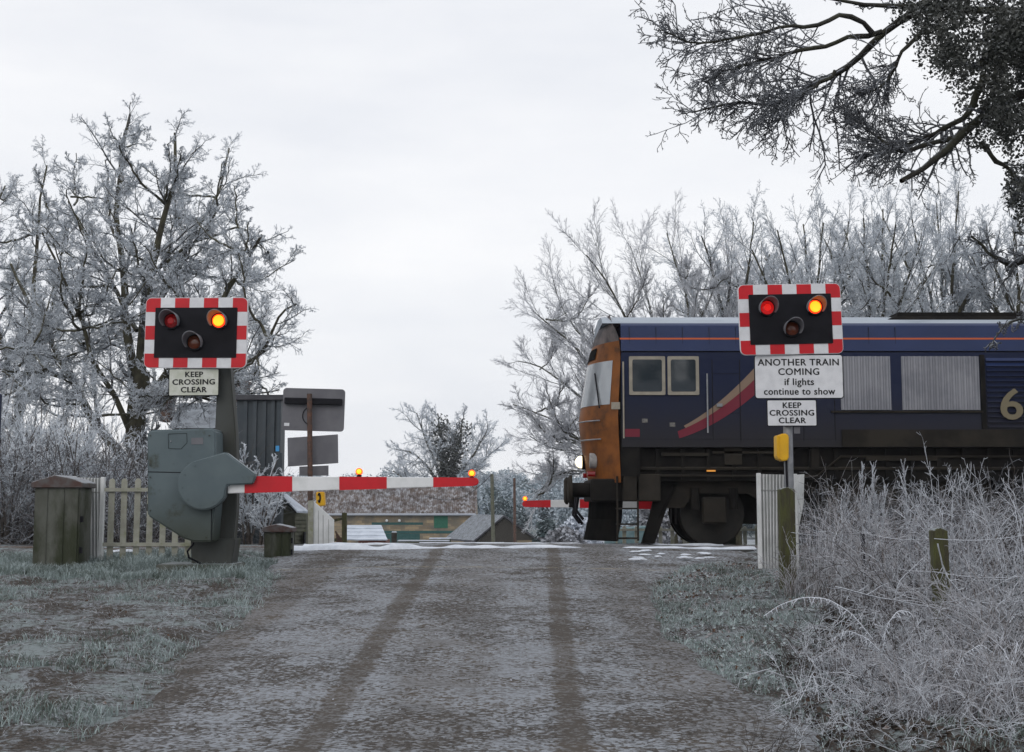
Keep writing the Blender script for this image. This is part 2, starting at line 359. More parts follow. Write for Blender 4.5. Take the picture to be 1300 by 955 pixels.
ry = gy[(gy >= -15) & (gy <= 95)]; tt = np.linspace(0, 1, 61)
RX = road_l(ry)[:, None] * (1 - tt) + road_r(ry)[:, None] * tt; RY = np.repeat(ry[:, None], 61, 1)
RZ = road_z(RY) + .012 - .05 * (np.abs(tt - .5)[None] > .4999) + (vnoise(RX, RY, .1, 9) - .5) * .008 + (vnoise(RX, RY, .8, 10) - .5) * .03 + .05 * (1 - (2 * tt[None] - 1) ** 2)
tag(link('road', grid_mesh('road', RX, RY, RZ), rmat), kind='structure')
# ballast bed either side of the crossing, and the crossing deck
ballastm = M('ballast', (.09, .085, .08), (.2, .2, .21), ns=14, rough=.95, frost=.5, fcol=FR, fs=20, bump=1., bs=18)
for sx in (-1, 1):
    x0, x1 = (-90, -3.6) if sx < 0 else (3.6, 90)
    mb = MB(); mb.poly3([(x0, 19.6, .9), (x0, 20.0, 1.0), (x0, 23.5, .94), (x0, 26.0, .86), (x0, 27.2, .7), (x0, 27.2, .5), (x0, 19.6, .5)], (x1 - x0, 0, 0))
    tag(mb.build('track_bed', ballastm), kind='structure')
deck = MB(); deck.poly3([(-3.55, 20.15, .85), (-3.55, 20.15, 1.045), (-3.55, 21.9, 1.035), (-3.55, 24.0, .992), (-3.55, 25.43, .94), (-3.55, 26.2, .91), (-3.55, 26.2, .8)], (7.1, 0, 0)); tag(deck.build('crossing_deck', M('rubber_deck', (.035, .035, .038), (.06, .058, .055), ns=6, frost=.45, fcol=FR, fs=9)), kind='structure')
railm = M('rail_steel', (.12, .08, .06), (.2, .19, .19), ns=10, metal=.4, rough=.5, frost=.8, fcol=(.7, .74, .82), fs=8, fz=(.2, .8))
for k, (yy, lb) in enumerate(((20.55, 'snow edged steel rail nearest the road users, under nothing'), (21.98, 'second snow edged rail, between the nearest rail and the locomotive'), (24.0, 'rail under the near wheels of the blue locomotive'), (25.43, 'rail under the far wheels of the blue locomotive'))):
    mb = MB(); prof = [(-.07, 0), (.07, 0), (.07, .015), (.012, .03), (.012, .105), (.036, .115), (.036, .15), (-.036, .15), (-.036, .115), (-.012, .105), (-.012, .03), (-.07, .015)]
    mb.poly3([(-90, yy + a, (.905, .89, .845, .795)[k] + b) for a, b in prof], (180, 0, 0)); r_ = mb.build('rail', railm)
    tag(r_, ('snow edged steel rail of the empty track, nearest the stop line', 'farther rail of the empty track, just before the locomotive', 'rail under the near wheels of the blue locomotive', 'rail under the far wheels of the blue locomotive')[k], 'rail', 'railway rails across the road')
# snow lying along the crossing edge
def snow_strip(x0, x1, y0, wdt, h, seed):
    xs = np.arange(x0, x1, .05); k = len(xs); rows = []
    prof = [(-1, 0), (-.7, .75), (0, 1), (.7, .75), (1, 0)]
    wv = wdt * (.55 + .9 * vnoise(xs, 0, .3, seed)); hv = h * (.6 + .8 * vnoise(xs, 3, .22, seed + 1)); cy = y0 + .12 * (vnoise(xs, 0, 1.1, seed + 2) - .5)
    en = np.clip(np.minimum(xs - x0, x1 - xs) / .5, .05, 1); wv = wv * en; hv = hv * en
    base = np.where((xs > -3.5) & (xs < 3.5), np.interp(cy, [20.15, 21.9, 24, 25.4], [1.045, 1.035, .992, .94]), np.interp(cy, [20, 23.5, 26], [1., .94, .86])) - .012
    V = np.stack([np.stack([xs, cy + a * wv, base + b * hv], -1) for a, b in prof], 1).reshape(-1, 3)
    i = np.arange(k - 1)[:, None] * 5 + np.arange(4)[None]; Fc = np.stack([i, i + 1, i + 6, i + 5], -1).reshape(-1, 4)
    return mesh_np('snow', V, [Fc], True)
for a in ((-3.7, 1.3, 20.2, .11, .068, 21), (1.2, 3.9, 20.45, .06, .04, 24), (-6, -3.6, 20.2, .12, .06, 27), (-4, 6, 23.85, .05, .05, 40)):
    tag(link('snow', snow_strip(*a), snow), kind='stuff', label='strip of snow lying along the crossing edge')
def patch_mesh(cx, cy, rx, ry_, seed, n=40):
    V = [(cx, cy, float(gzr(cx, cy)) + .016)]
    for i in range(n):
        a = 2 * math.pi * i / n; k = .25 + 1.6 * float(vnoise(math.cos(a) * 1.3 + 5, math.sin(a) * 1.3 + 5, .45, seed))
        for f_, h_ in ((.6, .014), (1., .003)):
            x, y = cx + math.cos(a) * rx * k * f_, cy + math.sin(a) * ry_ * k * f_; V.append((x, y, float(gzr(x, y)) + h_))
    q = [[1 + 2 * i, 2 + 2 * i, 2 + 2 * ((i + 1) % n), 1 + 2 * ((i + 1) % n)] for i in range(n)]; tr = [[0, 1 + 2 * i, 1 + 2 * ((i + 1) % n)] for i in range(n)]
    return mesh_np('snow_patch', V, [np.array(q), np.array(tr)], True)
def gzr(x, y):
    z = float(gz(x, y))
    return max(z, float(road_z(y)) + .06) if float(road_l(y)) < x < float(road_r(y)) else z
bmp = bmesh.new()
for i in range(16):
    u = 806 + 95 * rng.random(); Yv = 18.3 + 1.3 * rng.random(); bmp.from_mesh(patch_mesh(PX(u, Yv, 700), Yv, rng.uniform(.03, .11), rng.uniform(.02, .07), 30 + i))
mep = bpy.data.meshes.new('snow'); bmp.to_mesh(mep); bmp.free(); tag(link('snow', mep, snow), kind='stuff', label='thin scattered snow on the verge by the rails')
# ------------------------------------------------------------------ plant machinery
def unit(v): return v / np.maximum(np.linalg.norm(v, axis=-1, keepdims=True), 1e-9)
def grow(P0, D, Ln, Rd, k, jit, trop, endr=.35, bend=None):
    N_ = len(P0); pts = np.zeros((N_, k + 1, 3)); pts[:, 0] = P0; D = unit(D); p = P0.copy()
    for i in range(k):
        D = unit(D + rng.normal(0, jit, (N_, 3)) + np.array([0, 0, trop]))
        p = p + D * (Ln / k)[:, None]; pts[:, i + 1] = p
    rad = Rd[:, None] * np.linspace(1, endr, k + 1)[None]
    return pts, rad
def kids(pts, rad, n, t0, t1, a0, a1, ratio, rr, k, jit, trop, endr=.35, Lp=None, taper=.55, rmin=0.0, up=0.):
    N_, K_, _ = pts.shape; K_ -= 1
    if Lp is None: Lp = np.linalg.norm(np.diff(pts, axis=1), axis=2).sum(1)
    t = (np.arange(n)[None] + rng.random((N_, n))) / n; t = t0 + (t1 - t0) * t
    f = t * K_; i = np.minimum(f.astype(int), K_ - 1); fr = (f - i)[..., None]; idx = np.arange(N_)[:, None]
    A = pts[idx, i]; B = pts[idx, i + 1]; pos = A + (B - A) * fr; d = unit(B - A)
    r = (rad[idx, i] * (1 - fr[..., 0]) + rad[idx, i + 1] * fr[..., 0])
    q = rng.normal(size=d.shape); q = unit(q - (q * d).sum(-1, keepdims=True) * d)
    a = rng.uniform(a0, a1, t.shape)[..., None]
    D = d * np.cos(a) + q * np.sin(a) + np.array([0, 0, up])
    Ln = (Lp[:, None] * ratio * (1 - taper * t) * rng.uniform(.65, 1.25, t.shape))
    Rd = np.maximum(r * rr, rmin)
    return grow(pos.reshape(-1, 3), D.reshape(-1, 3), Ln.ravel(), Rd.ravel(), k, jit, trop, endr)
def tubes(sets, s=3):
    "sets of (pts, rad[, mat]) -> V, F, mi"
    Vs, Fs, Ms = [], [], []; off = 0
    for st in sets:
        pts, rad = st[0], st[1]; mi = st[2] if len(st) > 2 else 0; ss = st[3] if len(st) > 3 else s
        N_, K_, _ = pts.shape
        t = np.empty_like(pts); t[:, 1:-1] = pts[:, 2:] - pts[:, :-2]; t[:, 0] = pts[:, 1] - pts[:, 0]; t[:, -1] = pts[:, -1] - pts[:, -2]; t = unit(t)
        ref = unit(rng.normal(size=(N_, 1, 3))); ref = np.repeat(ref, K_, 1)
        bad = np.abs((ref * t).sum(-1)).max(1) > .92; ref[bad] = ref[bad][:, :, [1, 2, 0]]
        u = unit(ref - (ref * t).sum(-1, keepdims=True) * t); v = np.cross(t, u)
        if ss == 2:
            ring = np.stack([pts + u * rad[..., None], pts - u * rad[..., None]], 2)
        else:
            an = 2 * np.pi * np.arange(ss) / ss
            ring = pts[:, :, None] + (u[:, :, None] * np.cos(an)[None, None, :, None] + v[:, :, None] * np.sin(an)[None, None, :, None]) * rad[:, :, None, None]
        base = (np.arange(N_)[:, None, None] * K_ + np.arange(K_ - 1)[None, :, None]) * ss
        j = np.arange(1 if ss == 2 else ss)[None, None]; j2 = (j + 1) % ss
        q = np.stack(np.broadcast_arrays(base + j, base + j2, base + ss + j2, base + ss + j), -1).reshape(-1, 4) + off
        Vs.append(ring.reshape(-1, 3)); Fs.append(q); Ms.append(np.full(len(q), mi)); off += N_ * K_ * ss
    return np.concatenate(Vs), np.concatenate(Fs), np.concatenate(Ms)
def plant_mesh(name, sets, mats, parent=None, s=3, smooth=True, loc=None):
    V, Fc, mi = tubes(sets, s)
    return link(name, mesh_np(name, V, [Fc], smooth, mi), mats, parent, loc)
def resample(pl, k, jit=0.):
    pl = np.array(pl, float); d = np.r_[0, np.cumsum(np.linalg.norm(np.diff(pl, axis=0), axis=1))]; t = np.linspace(0, d[-1], k + 1)
    o = np.stack([np.interp(t, d, pl[:, i]) for i in range(3)], 1)
    o[1:-1] = (o[:-2] + 2 * o[1:-1] + o[2:]) / 4
    o[1:] += np.cumsum(rng.normal(0, jit, (k, 3)), 0) * .5
    return o
def px_limb(pts, Y0, Y1):
    "a limb through points of the photograph, running in depth from Y0 to Y1"
    n = len(pts); return [tuple(P(u, v, Y0 + (Y1 - Y0) * i / max(n - 1, 1))) for i, (u, v) in enumerate(pts)]
def leaves(centers, n, spread, size, rough=.5):
    c = np.repeat(centers, n, 0); N_ = len(c); c = c + np.clip(rng.normal(0, 1, (N_, 3)), -1.35, 1.35) * spread
    a = unit(rng.normal(size=(N_, 3))); b = unit(np.cross(a, rng.normal(size=(N_, 3)))); s = size * rng.uniform(.6, 1.4, (N_, 1))
    V = np.stack([c - a * s, c + b * s * .6, c + a * s, c - b * s * .6], 1).reshape(-1, 3)
    return V, np.arange(N_ * 4).reshape(-1, 4)

def big_tree(name, label, limbs, Y, levels, trunk_n=1, mats=None, group=None, base=None, cat='tree', k0=14, jit0=.05, limbf=.62):
    """limbs: (polyline, r0, r1); the first trunk_n are the trunk part. levels: list of kids() settings."""
    mats = mats or [bark, branchm, twigm]
    L0p, L0r = [], []
    for pl, r0, r1 in limbs:
        L0p.append(resample(pl, k0, jit0)); L0r.append(np.linspace(r0 * (limbf if len(L0r) >= trunk_n else 1), r1, k0 + 1))
    L0p = np.array(L0p); L0r = np.array(L0r); b = Vector(base if base is not None else limbs[0][0][0])
    t = thing(name, b, label, cat, group)
    plant_mesh('trunk', [(L0p[:trunk_n], L0r[:trunk_n], 0, 8)], [mats[0]], t)
    sets = [(L0p[trunk_n:], L0r[trunk_n:], 0, 7)] if len(limbs) > trunk_n else []
    cur = (L0p, L0r)
    for i, lv in enumerate(levels):
        lv = dict(lv); m_ = lv.pop('mat', 1); sd = lv.pop('s', 3)
        cur = kids(cur[0], cur[1], **lv); sets.append((cur[0], cur[1], m_, sd))
    plant_mesh('crown', sets, mats, t)
    return t

def inside(poly, u, v):
    c = False; n = len(poly)
    for i in range(n):
        (x0, y0), (x1, y1) = poly[i], poly[(i + 1) % n]
        if (y0 > v) != (y1 > v) and u < (x1 - x0) * (v - y0) / (y1 - y0) + x0: c = not c
    return c
def fill_limbs(lim, poly, Y, n, r0, dmax, dep=3., rise=.4, reach=2.4):
    "secondary limbs that leave the main ones and fill the crown's outline evenly"
    us = [p[0] for p in poly]; vs = [p[1] for p in poly]; tg = []
    while len(tg) < n:
        best = None
        for _ in range(8):
            u, v = rng.uniform(min(us), max(us)), rng.uniform(min(vs), max(vs))
            if not inside(poly, u, v): continue
            d = min([abs(u - a) + abs(v - b) for a, b in tg] or [999])
            if best is None or d > best[0]: best = (d, u, v)
        if best: tg.append(best[1:])
    pool = np.concatenate([resample(pl, 16)[4:] for pl, _, _ in lim[1:]])
    out = []
    for u, v in tg:
        t = np.array(P(u, v, Y + rng.uniform(-dep, dep))); d = np.linalg.norm(pool - t, axis=1) + np.where(pool[:, 2] > t[2] - rise, 4, 0) + rng.uniform(0, .8, len(pool))
        a = pool[int(np.argmin(np.abs(d - reach)))]; L_ = np.linalg.norm(t - a)
        if L_ > dmax: t = a + (t - a) * dmax / L_
        m = (a + t) / 2 + np.array([(t[0] - a[0]) * .12, 0, -.1 * L_ + rng.normal(0, .1)])
        out.append(([tuple(a), tuple(m), tuple(t)], r0 * rng.uniform(.7, 1.2), .012))
    return lim + out

# ------------------------------------------------------------------ the big frosted tree on the left
YL = 33.0
lim = [(px_limb([(173, 705), (172, 640), (172, 560), (176, 505), (178, 470)], YL, YL), .25, .21),
       (px_limb([(178, 480), (182, 420), (188, 350), (205, 280), (226, 220), (222, 162)], YL, YL - 1), .22, .03),
       (px_limb([(176, 500), (165, 430), (160, 370), (150, 300), (146, 235), (163, 142)], YL, YL + 1), .20, .03),
       (px_limb([(182, 520), (215, 470), (245, 440), (262, 400), (305, 340), (335, 290)], YL, YL - 2), .19, .03),
       (px_limb([(180, 440), (215, 360), (245, 300), (275, 250), (292, 190)], YL, YL + 2), .13, .02),
       (px_limb([(183, 515), (230, 500), (290, 470), (330, 455), (352, 400), (372, 392)], YL, YL - 3), .11, .02),
       (px_limb([(170, 560), (140, 500), (115, 470), (100, 410), (75, 350), (50, 300)], YL, YL - 2), .12, .02),
       (px_limb([(165, 590), (118, 535), (100, 490), (75, 440), (55, 420), (20, 340)], YL, YL + 2), .2, .03),
       (px_limb([(174, 420), (140, 350), (110, 300), (90, 250)], YL, YL + 1), .1, .02),
       (px_limb([(188, 350), (240, 310), (300, 290), (340, 320)], YL, YL + 1), .08, .015),
       (px_limb([(200, 495), (260, 510), (310, 505), (350, 500)], YL, YL - 1), .07, .015),
       (px_limb([(95, 480), (50, 470), (10, 475), (-40, 450)], YL, YL - 2), .08, .015)]
def lvl(n, t0, t1, a0, a1, ratio, rr, k, jit, trop, **kw): return dict(n=n, t0=t0, t1=t1, a0=a0, a1=a1, ratio=ratio, rr=rr, k=k, jit=jit, trop=trop, **kw)
LV_BIG = [lvl(9, .12, 1., .35, .95, .4, .5, 8, .13, .02, mat=1, s=4, rmin=.012, taper=.68),
          lvl(8, .1, 1., .4, 1.0, .55, .5, 6, .15, .02, mat=1, rmin=.008, taper=.6),
          lvl(7, .1, 1., .4, 1.1, .55, .6, 5, .18, .01, mat=2, rmin=.006, endr=.7),
          lvl(4, .1, 1., .4, 1.2, .65, .8, 3, .2, 0., mat=2, rmin=.005, endr=.7)]
lim = fill_limbs(lim, [(20, 500), (25, 330), (70, 250), (110, 170), (165, 128), (225, 152), (290, 190), (325, 250), (355, 295), (376, 340), (372, 400), (350, 480), (300, 510), (60, 520)], YL, 75, .055, 4.6)
big_tree('frosted_tree', 'large many limbed frosted tree behind the left traffic light', lim, YL, LV_BIG)
# its neighbour at the left edge
YN = 38.0
lim = [(px_limb([(20, 715), (22, 640), (28, 560), (30, 500)], YN, YN), .16, .12),
       (px_limb([(30, 510), (35, 430), (42, 340), (45, 260), (55, 205)], YN, YN), .16, .02),
       (px_limb([(30, 520), (5, 450), (-15, 370), (-20, 290), (0, 230)], YN, YN + 1), .13, .02),
       (px_limb([(30, 500), (60, 420), (75, 340), (90, 280)], YN, YN - 1), .1, .02),
       (px_limb([(28, 540), (-20, 500), (-70, 450), (-100, 380)], YN, YN), .12, .02)]
lim = fill_limbs(lim, [(-110, 500), (-90, 300), (-20, 220), (50, 200), (100, 300), (95, 500)], YN, 30, .06, 4.2)
big_tree('frosted_tree', 'pale frosted tree at the far left edge, beside the largest tree', lim, YN, LV_BIG)

# ------------------------------------------------------------------ trees behind the train, right
LV_FAN = [lvl(14, .1, 1., .2, .6, .42, .5, 9, .07, .04, mat=1, s=3, rmin=.011),
          lvl(10, .1, 1., .25, .7, .5, .55, 7, .09, .02, mat=2, rmin=.0075),
          lvl(8, .1, 1., .3, .8, .5, .7, 4, .12, 0., mat=2, rmin=.0055, endr=.6),
          lvl(2, .1, 1., .3, .8, .6, .8, 2, .12, 0., mat=2, rmin=.0048, endr=.6)]
YW = 42.0
fan_tw = M('fine_frosted_twig', (.46, .47, .5), (.66, .68, .72), ns=2, frost=.8, fcol=(.78, .8, .86), fs=6, fz=(-.1, .9))
lim = [(px_limb([(868, 715), (862, 650), (852, 600)], YW, YW), .3, .24)]
for pts, r0 in (([(855, 610), (830, 500), (800, 420), (775, 365), (745, 330)], .12), ([(855, 610), (800, 520), (740, 450), (700, 410), (680, 395)], .12),
                ([(852, 615), (790, 560), (730, 500), (690, 470), (660, 462)], .11), ([(852, 625), (800, 590), (740, 560), (695, 560), (665, 545)], .1),
                ([(852, 630), (790, 610), (730, 595), (690, 610), (680, 640)], .09), ([(856, 600), (850, 500), (830, 400), (815, 345), (805, 315)], .12),
                ([(858, 600), (880, 480), (880, 380), (862, 325), (852, 300)], .12), ([(860, 600), (910, 490), (930, 400), (930, 320)], .11),
                ([(850, 620), (760, 580), (700, 530), (655, 515)], .07), ([(855, 605), (780, 470), (720, 400), (700, 350)], .09)):
    lim.append((px_limb(pts, YW, YW + rng.uniform(-3, 3)), r0, .016))
lim = fill_limbs(lim, [(665, 600), (665, 490), (685, 420), (745, 345), (800, 320), (850, 305), (930, 340), (930, 500), (840, 560), (720, 600)], YW, 34, .045, 4.5, rise=-.3)
big_tree('willow_tree', 'fan shaped frosted willow rising behind the front of the train', lim, YW, LV_FAN, mats=[bark, branchm, fan_tw])
LV_ASH = [lvl(9, .1, 1., .2, .6, .45, .55, 8, .08, .06, mat=1, s=3, rmin=.012),
          lvl(9, .1, 1., .3, .8, .5, .55, 5, .12, .03, mat=2, rmin=.0085),
          lvl(7, .1, 1., .4, 1.0, .5, .75, 3, .15, .02, mat=2, rmin=.0066, endr=.7),
          lvl(2, .1, 1., .4, 1.0, .6, .8, 2, .12, 0., mat=2, rmin=.0058, endr=.7)]
def ash(label, uu, Y, top, spread, r, name='ash_tree', seed=0, nl=6):
    top += 24; bu = uu; lim = [(px_limb([(bu, 712), (bu + 3, 600), (bu, 470)], Y, Y), r, r * .75)]
    for j in range(nl):
        f = (j + .5) / nl * 2 - 1; st = 500 - rng.uniform(0, 70); tu = bu + f * spread; tv = top + abs(f) ** 2 * 60 + rng.uniform(-10, 25)
        lim.append((px_limb([(bu, st + 30), (bu + f * spread * .3, st - (st - tv) * .35), (bu + f * spread * .7, st - (st - tv) * .7), (tu, tv)], Y, Y + rng.uniform(-3, 3)), r * .6, .02))
    lim = fill_limbs(lim, [(bu - spread * .9, 520), (bu - spread, top + 75), (bu - spread * .5, top + 25), (bu, top + 10), (bu + spread * .5, top + 25), (bu + spread, top + 75), (bu + spread * .9, 520)], Y, 26, .05, 4., rise=.8)
    big_tree(name, label, lim, Y, LV_ASH, mats=[bark, branchm, twigm])
ash('frosted ash tree whose crown shows just left of the right traffic light', 935, 45, 262, 95, .2)
ash('frosted ash tree with forked stems directly above the right traffic light', 1030, 40, 250, 90, .17)
ash('slim upright frosted ash above the train, right of the right traffic light', 1118, 40, 238, 85, .18, nl=7)
ash('frosted ash above the dark roof section of the train', 1200, 43, 225, 95, .2)
ash('frosted ash partly outside the right edge of the photo', 1300, 41, 235, 100, .2)
# ------------------------------------------------------------------ the ivy clad tree overhead on the right
YR = 10.0
lim = [(px_limb([(1620, 900), (1600, 600), (1560, 300), (1500, 50), (1460, -150)], YR, YR), .42, .28),
       (px_limb([(1580, 380), (1450, 140), (1330, 20), (1230, 15), (1150, 10), (1060, 2)], YR, YR), .07, .012),
       (px_limb([(1560, 380), (1420, 120), (1300, 110), (1240, 150), (1205, 185), (1170, 213), (1135, 232)], YR, YR - .3), .085, .016),
       (px_limb([(1180, 0), (1115, 42), (1080, 72), (1040, 95), (985, 122), (930, 118), (870, 128)], YR, YR + .8), .034, .006),
       (px_limb([(1110, 45), (1075, 8), (1035, 25), (1000, 28), (930, 35), (880, 50), (835, 28)], YR, YR - .6), .02, .005),
       (px_limb([(1180, 30), (1150, 60), (1140, 90), (1120, 108), (1090, 120)], YR, YR), .018, .005),
       (px_limb([(1250, 95), (1225, 145), (1195, 160), (1150, 180), (1100, 190)], YR, YR + .4), .03, .007),
       (px_limb([(1245, 180), (1285, 230), (1300, 260), (1330, 300)], YR, YR), .02, .01),
       (px_limb([(1330, 20), (1280, 60), (1250, 95)], YR, YR), .06, .03),
       (px_limb([(1420, 150), (1340, 300), (1310, 330), (1280, 340), (1230, 290)], YR, YR + .5), .05, .008),
       (px_limb([(1440, 250), (1350, 380), (1290, 400), (1260, 415), (1240, 445)], YR, YR - 1), .03, .004),
       (px_limb([(1120, 40), (1060, 60), (990, 75), (940, 85), (890, 110)], YR, YR + .3), .022, .006),
       (px_limb([(1060, 90), (1010, 130), (980, 145)], YR, YR), .014, .005),
       (px_limb([(1210, 175), (1150, 195), (1120, 165), (1085, 150)], YR, YR), .02, .005)]
LV_NEAR = [lvl(14, .25, 1., .3, .9, .2, .4, 6, .22, -.02, mat=1, s=4, rmin=.0045),
           lvl(5, .15, 1., .4, 1.1, .5, .6, 5, .25, -.02, mat=1, rmin=.0032, endr=.6),
           lvl(4, .15, 1., .4, 1.2, .5, .7, 4, .25, 0., mat=1, rmin=.0026, endr=.7),
           lvl(2, .3, 1., .4, 1.2, .5, .9, 2, .25, 0., mat=1, rmin=.0024, endr=.8)]
def near_tree():
    L0p = [resample(pl, 16, .022) for pl, _, _ in lim]; L0r = [np.linspace(a, b, 17) * rng.uniform(.85, 1.18, 17) for _, a, b in lim]
    t = thing('ivy_clad_tree', Vector(L0p[0][0]), 'dark ivy clad tree whose rimed branches reach in from the top right', 'tree')
    plant_mesh('trunk', [(np.array(L0p[:1]), np.array(L0r[:1]), 0, 9)], [bark_dark], t)
    A = np.array(L0p[1:]); B = np.array(L0r[1:]); sets = [(A, B, 0, 7)]
    ends = []; c1 = []
    for i in range(len(A)):                                   # shoots of a size that suits the limb's own visible end
        sh = (.35, .4, 1, 1, .7, .8, .35, .3, .4, .22, 1, .8, .8)[i]
        for (ln, n, t0) in ((.75 * sh, 14, .3), (.5 * sh, 14, .35), (.3 * sh, 12, .4)):
            p, r = kids(A[i:i + 1], B[i:i + 1], n, t0, 1., .35, 1.05, 1., .42, 6, .2, -.03, Lp=np.array([ln * 1.3]), taper=.62, rmin=.0045, endr=.55)
            c1.append((p, r))
    p1 = np.concatenate([a for a, _ in c1]); r1 = np.minimum(np.concatenate([b for _, b in c1]), .012); sets.append((p1, r1, 1, 4))
    p2, r2 = kids(p1, r1, 6, .12, 1., .4, 1.1, .5, .65, 5, .25, -.02, rmin=.0036, endr=.7); sets.append((p2, r2, 1))
    p3, r3 = kids(p2, r2, 4, .15, 1., .4, 1.2, .5, .75, 3, .25, 0., rmin=.003, endr=.7); sets.append((p3, r3, 1))
    keep = rng.random(len(p3)) < .8
    p4, r4 = kids(p3[keep], r3[keep], 2, .3, 1., .4, 1.2, .5, .9, 2, .25, 0., rmin=.0026, endr=.8); sets.append((p4, r4, 1))
    plant_mesh('crown', sets, [bark_dark, twig_dark], t)
    # ivy hanging from the limbs
    cs = []
    for (u, v, ru, rv, n) in ((1240, 30, 75, 40, 130), (1290, 95, 40, 70, 110), (1265, 60, 45, 40, 60), (1185, 45, 28, 38, 50), (1225, 100, 12, 42, 34), (1262, 120, 16, 46, 50), (1205, 75, 12, 26, 24), (1290, 160, 22, 30, 40), (1180, 10, 50, 18, 60), (1300, 245, 22, 40, 70), (1255, 150, 10, 20, 12), (1335, 60, 40, 120, 140), (1245, 170, 20, 8, 14), (1298, 40, 30, 50, 60), (1330, 330, 20, 50, 30)):
        for _ in range(n):
            a = rng.uniform(0, 2 * math.pi); q = math.sqrt(rng.random()); cs.append(tuple(P(u + ru * q * math.cos(a), v + rv * q * math.sin(a), YR + rng.uniform(-.9, .9))))
    cs = [c for c in cs if rng.random() < .5]
    V, Fq = leaves(np.array(cs), 60, np.array([.03, .05, .075]), .0145)
    link('ivy', mesh_np('ivy', V, [Fq]), leafm, t)
near_tree()

# ------------------------------------------------------------------ small ivy tree, mid distance
YI = 138.0
lim = [(px_limb([(568, 720), (567, 650), (566, 620)], YI, YI), .8, .6)]
for pts, r0 in (([(566, 625), (563, 590), (560, 555), (556, 525)], .2), ([(568, 625), (578, 590), (584, 560), (588, 530)], .18), ([(566, 630), (545, 595), (525, 575), (510, 572)], .14),
                ([(570, 630), (600, 600), (625, 575), (632, 570)], .12), ([(566, 620), (545, 570), (535, 540), (530, 525)], .12), ([(570, 620), (600, 580), (612, 555), (618, 545)], .1), ([(568, 640), (530, 620), (500, 600)], .1)):
    lim.append((px_limb(pts, YI, YI + rng.uniform(-3, 3)), r0 * 2.2, .06))
t_ivy = big_tree('ivy_tree', 'rounded frosted tree with dark ivy stems beyond the barrier tip', lim, YI, [lvl(12, .1, 1., .4, 1.1, .6, .4, 6, .14, .02, mat=1, rmin=.05), lvl(10, .1, 1., .4, 1.1, .5, .55, 4, .15, .02, mat=2, rmin=.032), lvl(9, .1, 1., .4, 1.2, .5, .7, 2, .15, 0., mat=2, rmin=.026, endr=.6)])
cs = []
for (a, b, n) in (((566, 640), (560, 540), 130), ((568, 640), (586, 545), 120), ((550, 635), (590, 635), 120), ((560, 600), (580, 600), 60)):
    for _ in range(n):
        q = rng.random(); cs.append(tuple(P(a[0] + (b[0] - a[0]) * q + rng.normal(0, 5), a[1] + (b[1] - a[1]) * q + rng.normal(0, 5), YI + rng.normal(0, .9))))
V, Fq = leaves(np.array(cs), 16, np.array([.3, .3, .4]), .13); link('ivy', mesh_np('ivy', V, [Fq]), leafm, t_ivy)

# ------------------------------------------------------------------ shrubs and saplings
def sapling(label, x, y, h, spread, n0=7, mats=None, name='frosted_sapling', cat='sapling', group=None, dens=1., rf=1., lean=(0, 0), lv=None, r0=.014, droop=0., arch=0.):
    b = np.array([x, y, float(gz(x, y)) - .03]); P0 = np.tile(b, (n0, 1)) + rng.normal(0, .06 * spread, (n0, 3)) * [1, 1, 0]
    D = np.stack([rng.normal(0, .35, n0) * spread / h + lean[0], rng.normal(0, .35, n0) * spread / h + lean[1], np.ones(n0)], 1)
    p, r = grow(P0, D, h * rng.uniform(.65, 1.05, n0), np.full(n0, r0) * rf, 9, .06 + arch, .03 - droop, .35)
    sets = [(p, r, 0, 5)]
    for (n, ratio, rmin, k) in (lv or ((9, .4, .006, 5), (6, .45, .0045, 3), (4, .5, .004, 2))):
        p, r = kids(p, r, max(1, int(n * dens)), .15, 1., .35, 1.0, ratio, .6, k, .13, .03 - droop, rmin=rmin * rf, endr=.6); sets.append((p, r, 1))
    t = thing(name, Vector(b), label, cat, group)
    plant_mesh('stem', sets[:1], mats or [drystem, twigm], t); plant_mesh('twigs', sets[1:], mats or [drystem, twigm], t)
    return t
# left thicket: saplings behind the pale fence
places = ['far left edge', 'left of the mossy concrete cabinet', 'behind the mossy concrete cabinet', 'behind the white ribbed panel', 'behind the pale picket fence']
k = 0
for i, (u, Yv, vt) in enumerate(((-15, 27, 470), (8, 24, 520), (25, 29, 480), (42, 26, 540), (58, 31, 470), (75, 25, 555), (92, 28, 520), (110, 24, 545), (125, 30, 500), (140, 26, 550), (158, 24, 560), (200, 27, 545), (232, 25, 575), (-5, 33, 440), (38, 36, 430), (85, 37, 470), (335, 24.5, 600), (318, 25, 560))):
    h = PZ(vt, Yv) - .95; pl = places[min(4, max(0, int((u + 20) / 45)))]
    rank = ('low', 'tall', 'slender', 'dense', 'leaning', 'pale', 'wispy', 'upright', 'bushy', 'spreading', 'short', 'twiggy', 'small', 'highest', 'rangy', 'rearmost', 'brittle', 'thin')[i]
    lab = f'{rank} frosted sapling in the left thicket, {pl}' if u < 300 else f'{rank} rimed shrub beside the blue grey hut, right of the barrier cabinet'
    sapling(lab, PX(u, Yv), Yv, h, 1.1 if u < 300 else .5, n0=9, rf=1.5, group='saplings of the left thicket' if u < 300 else None)
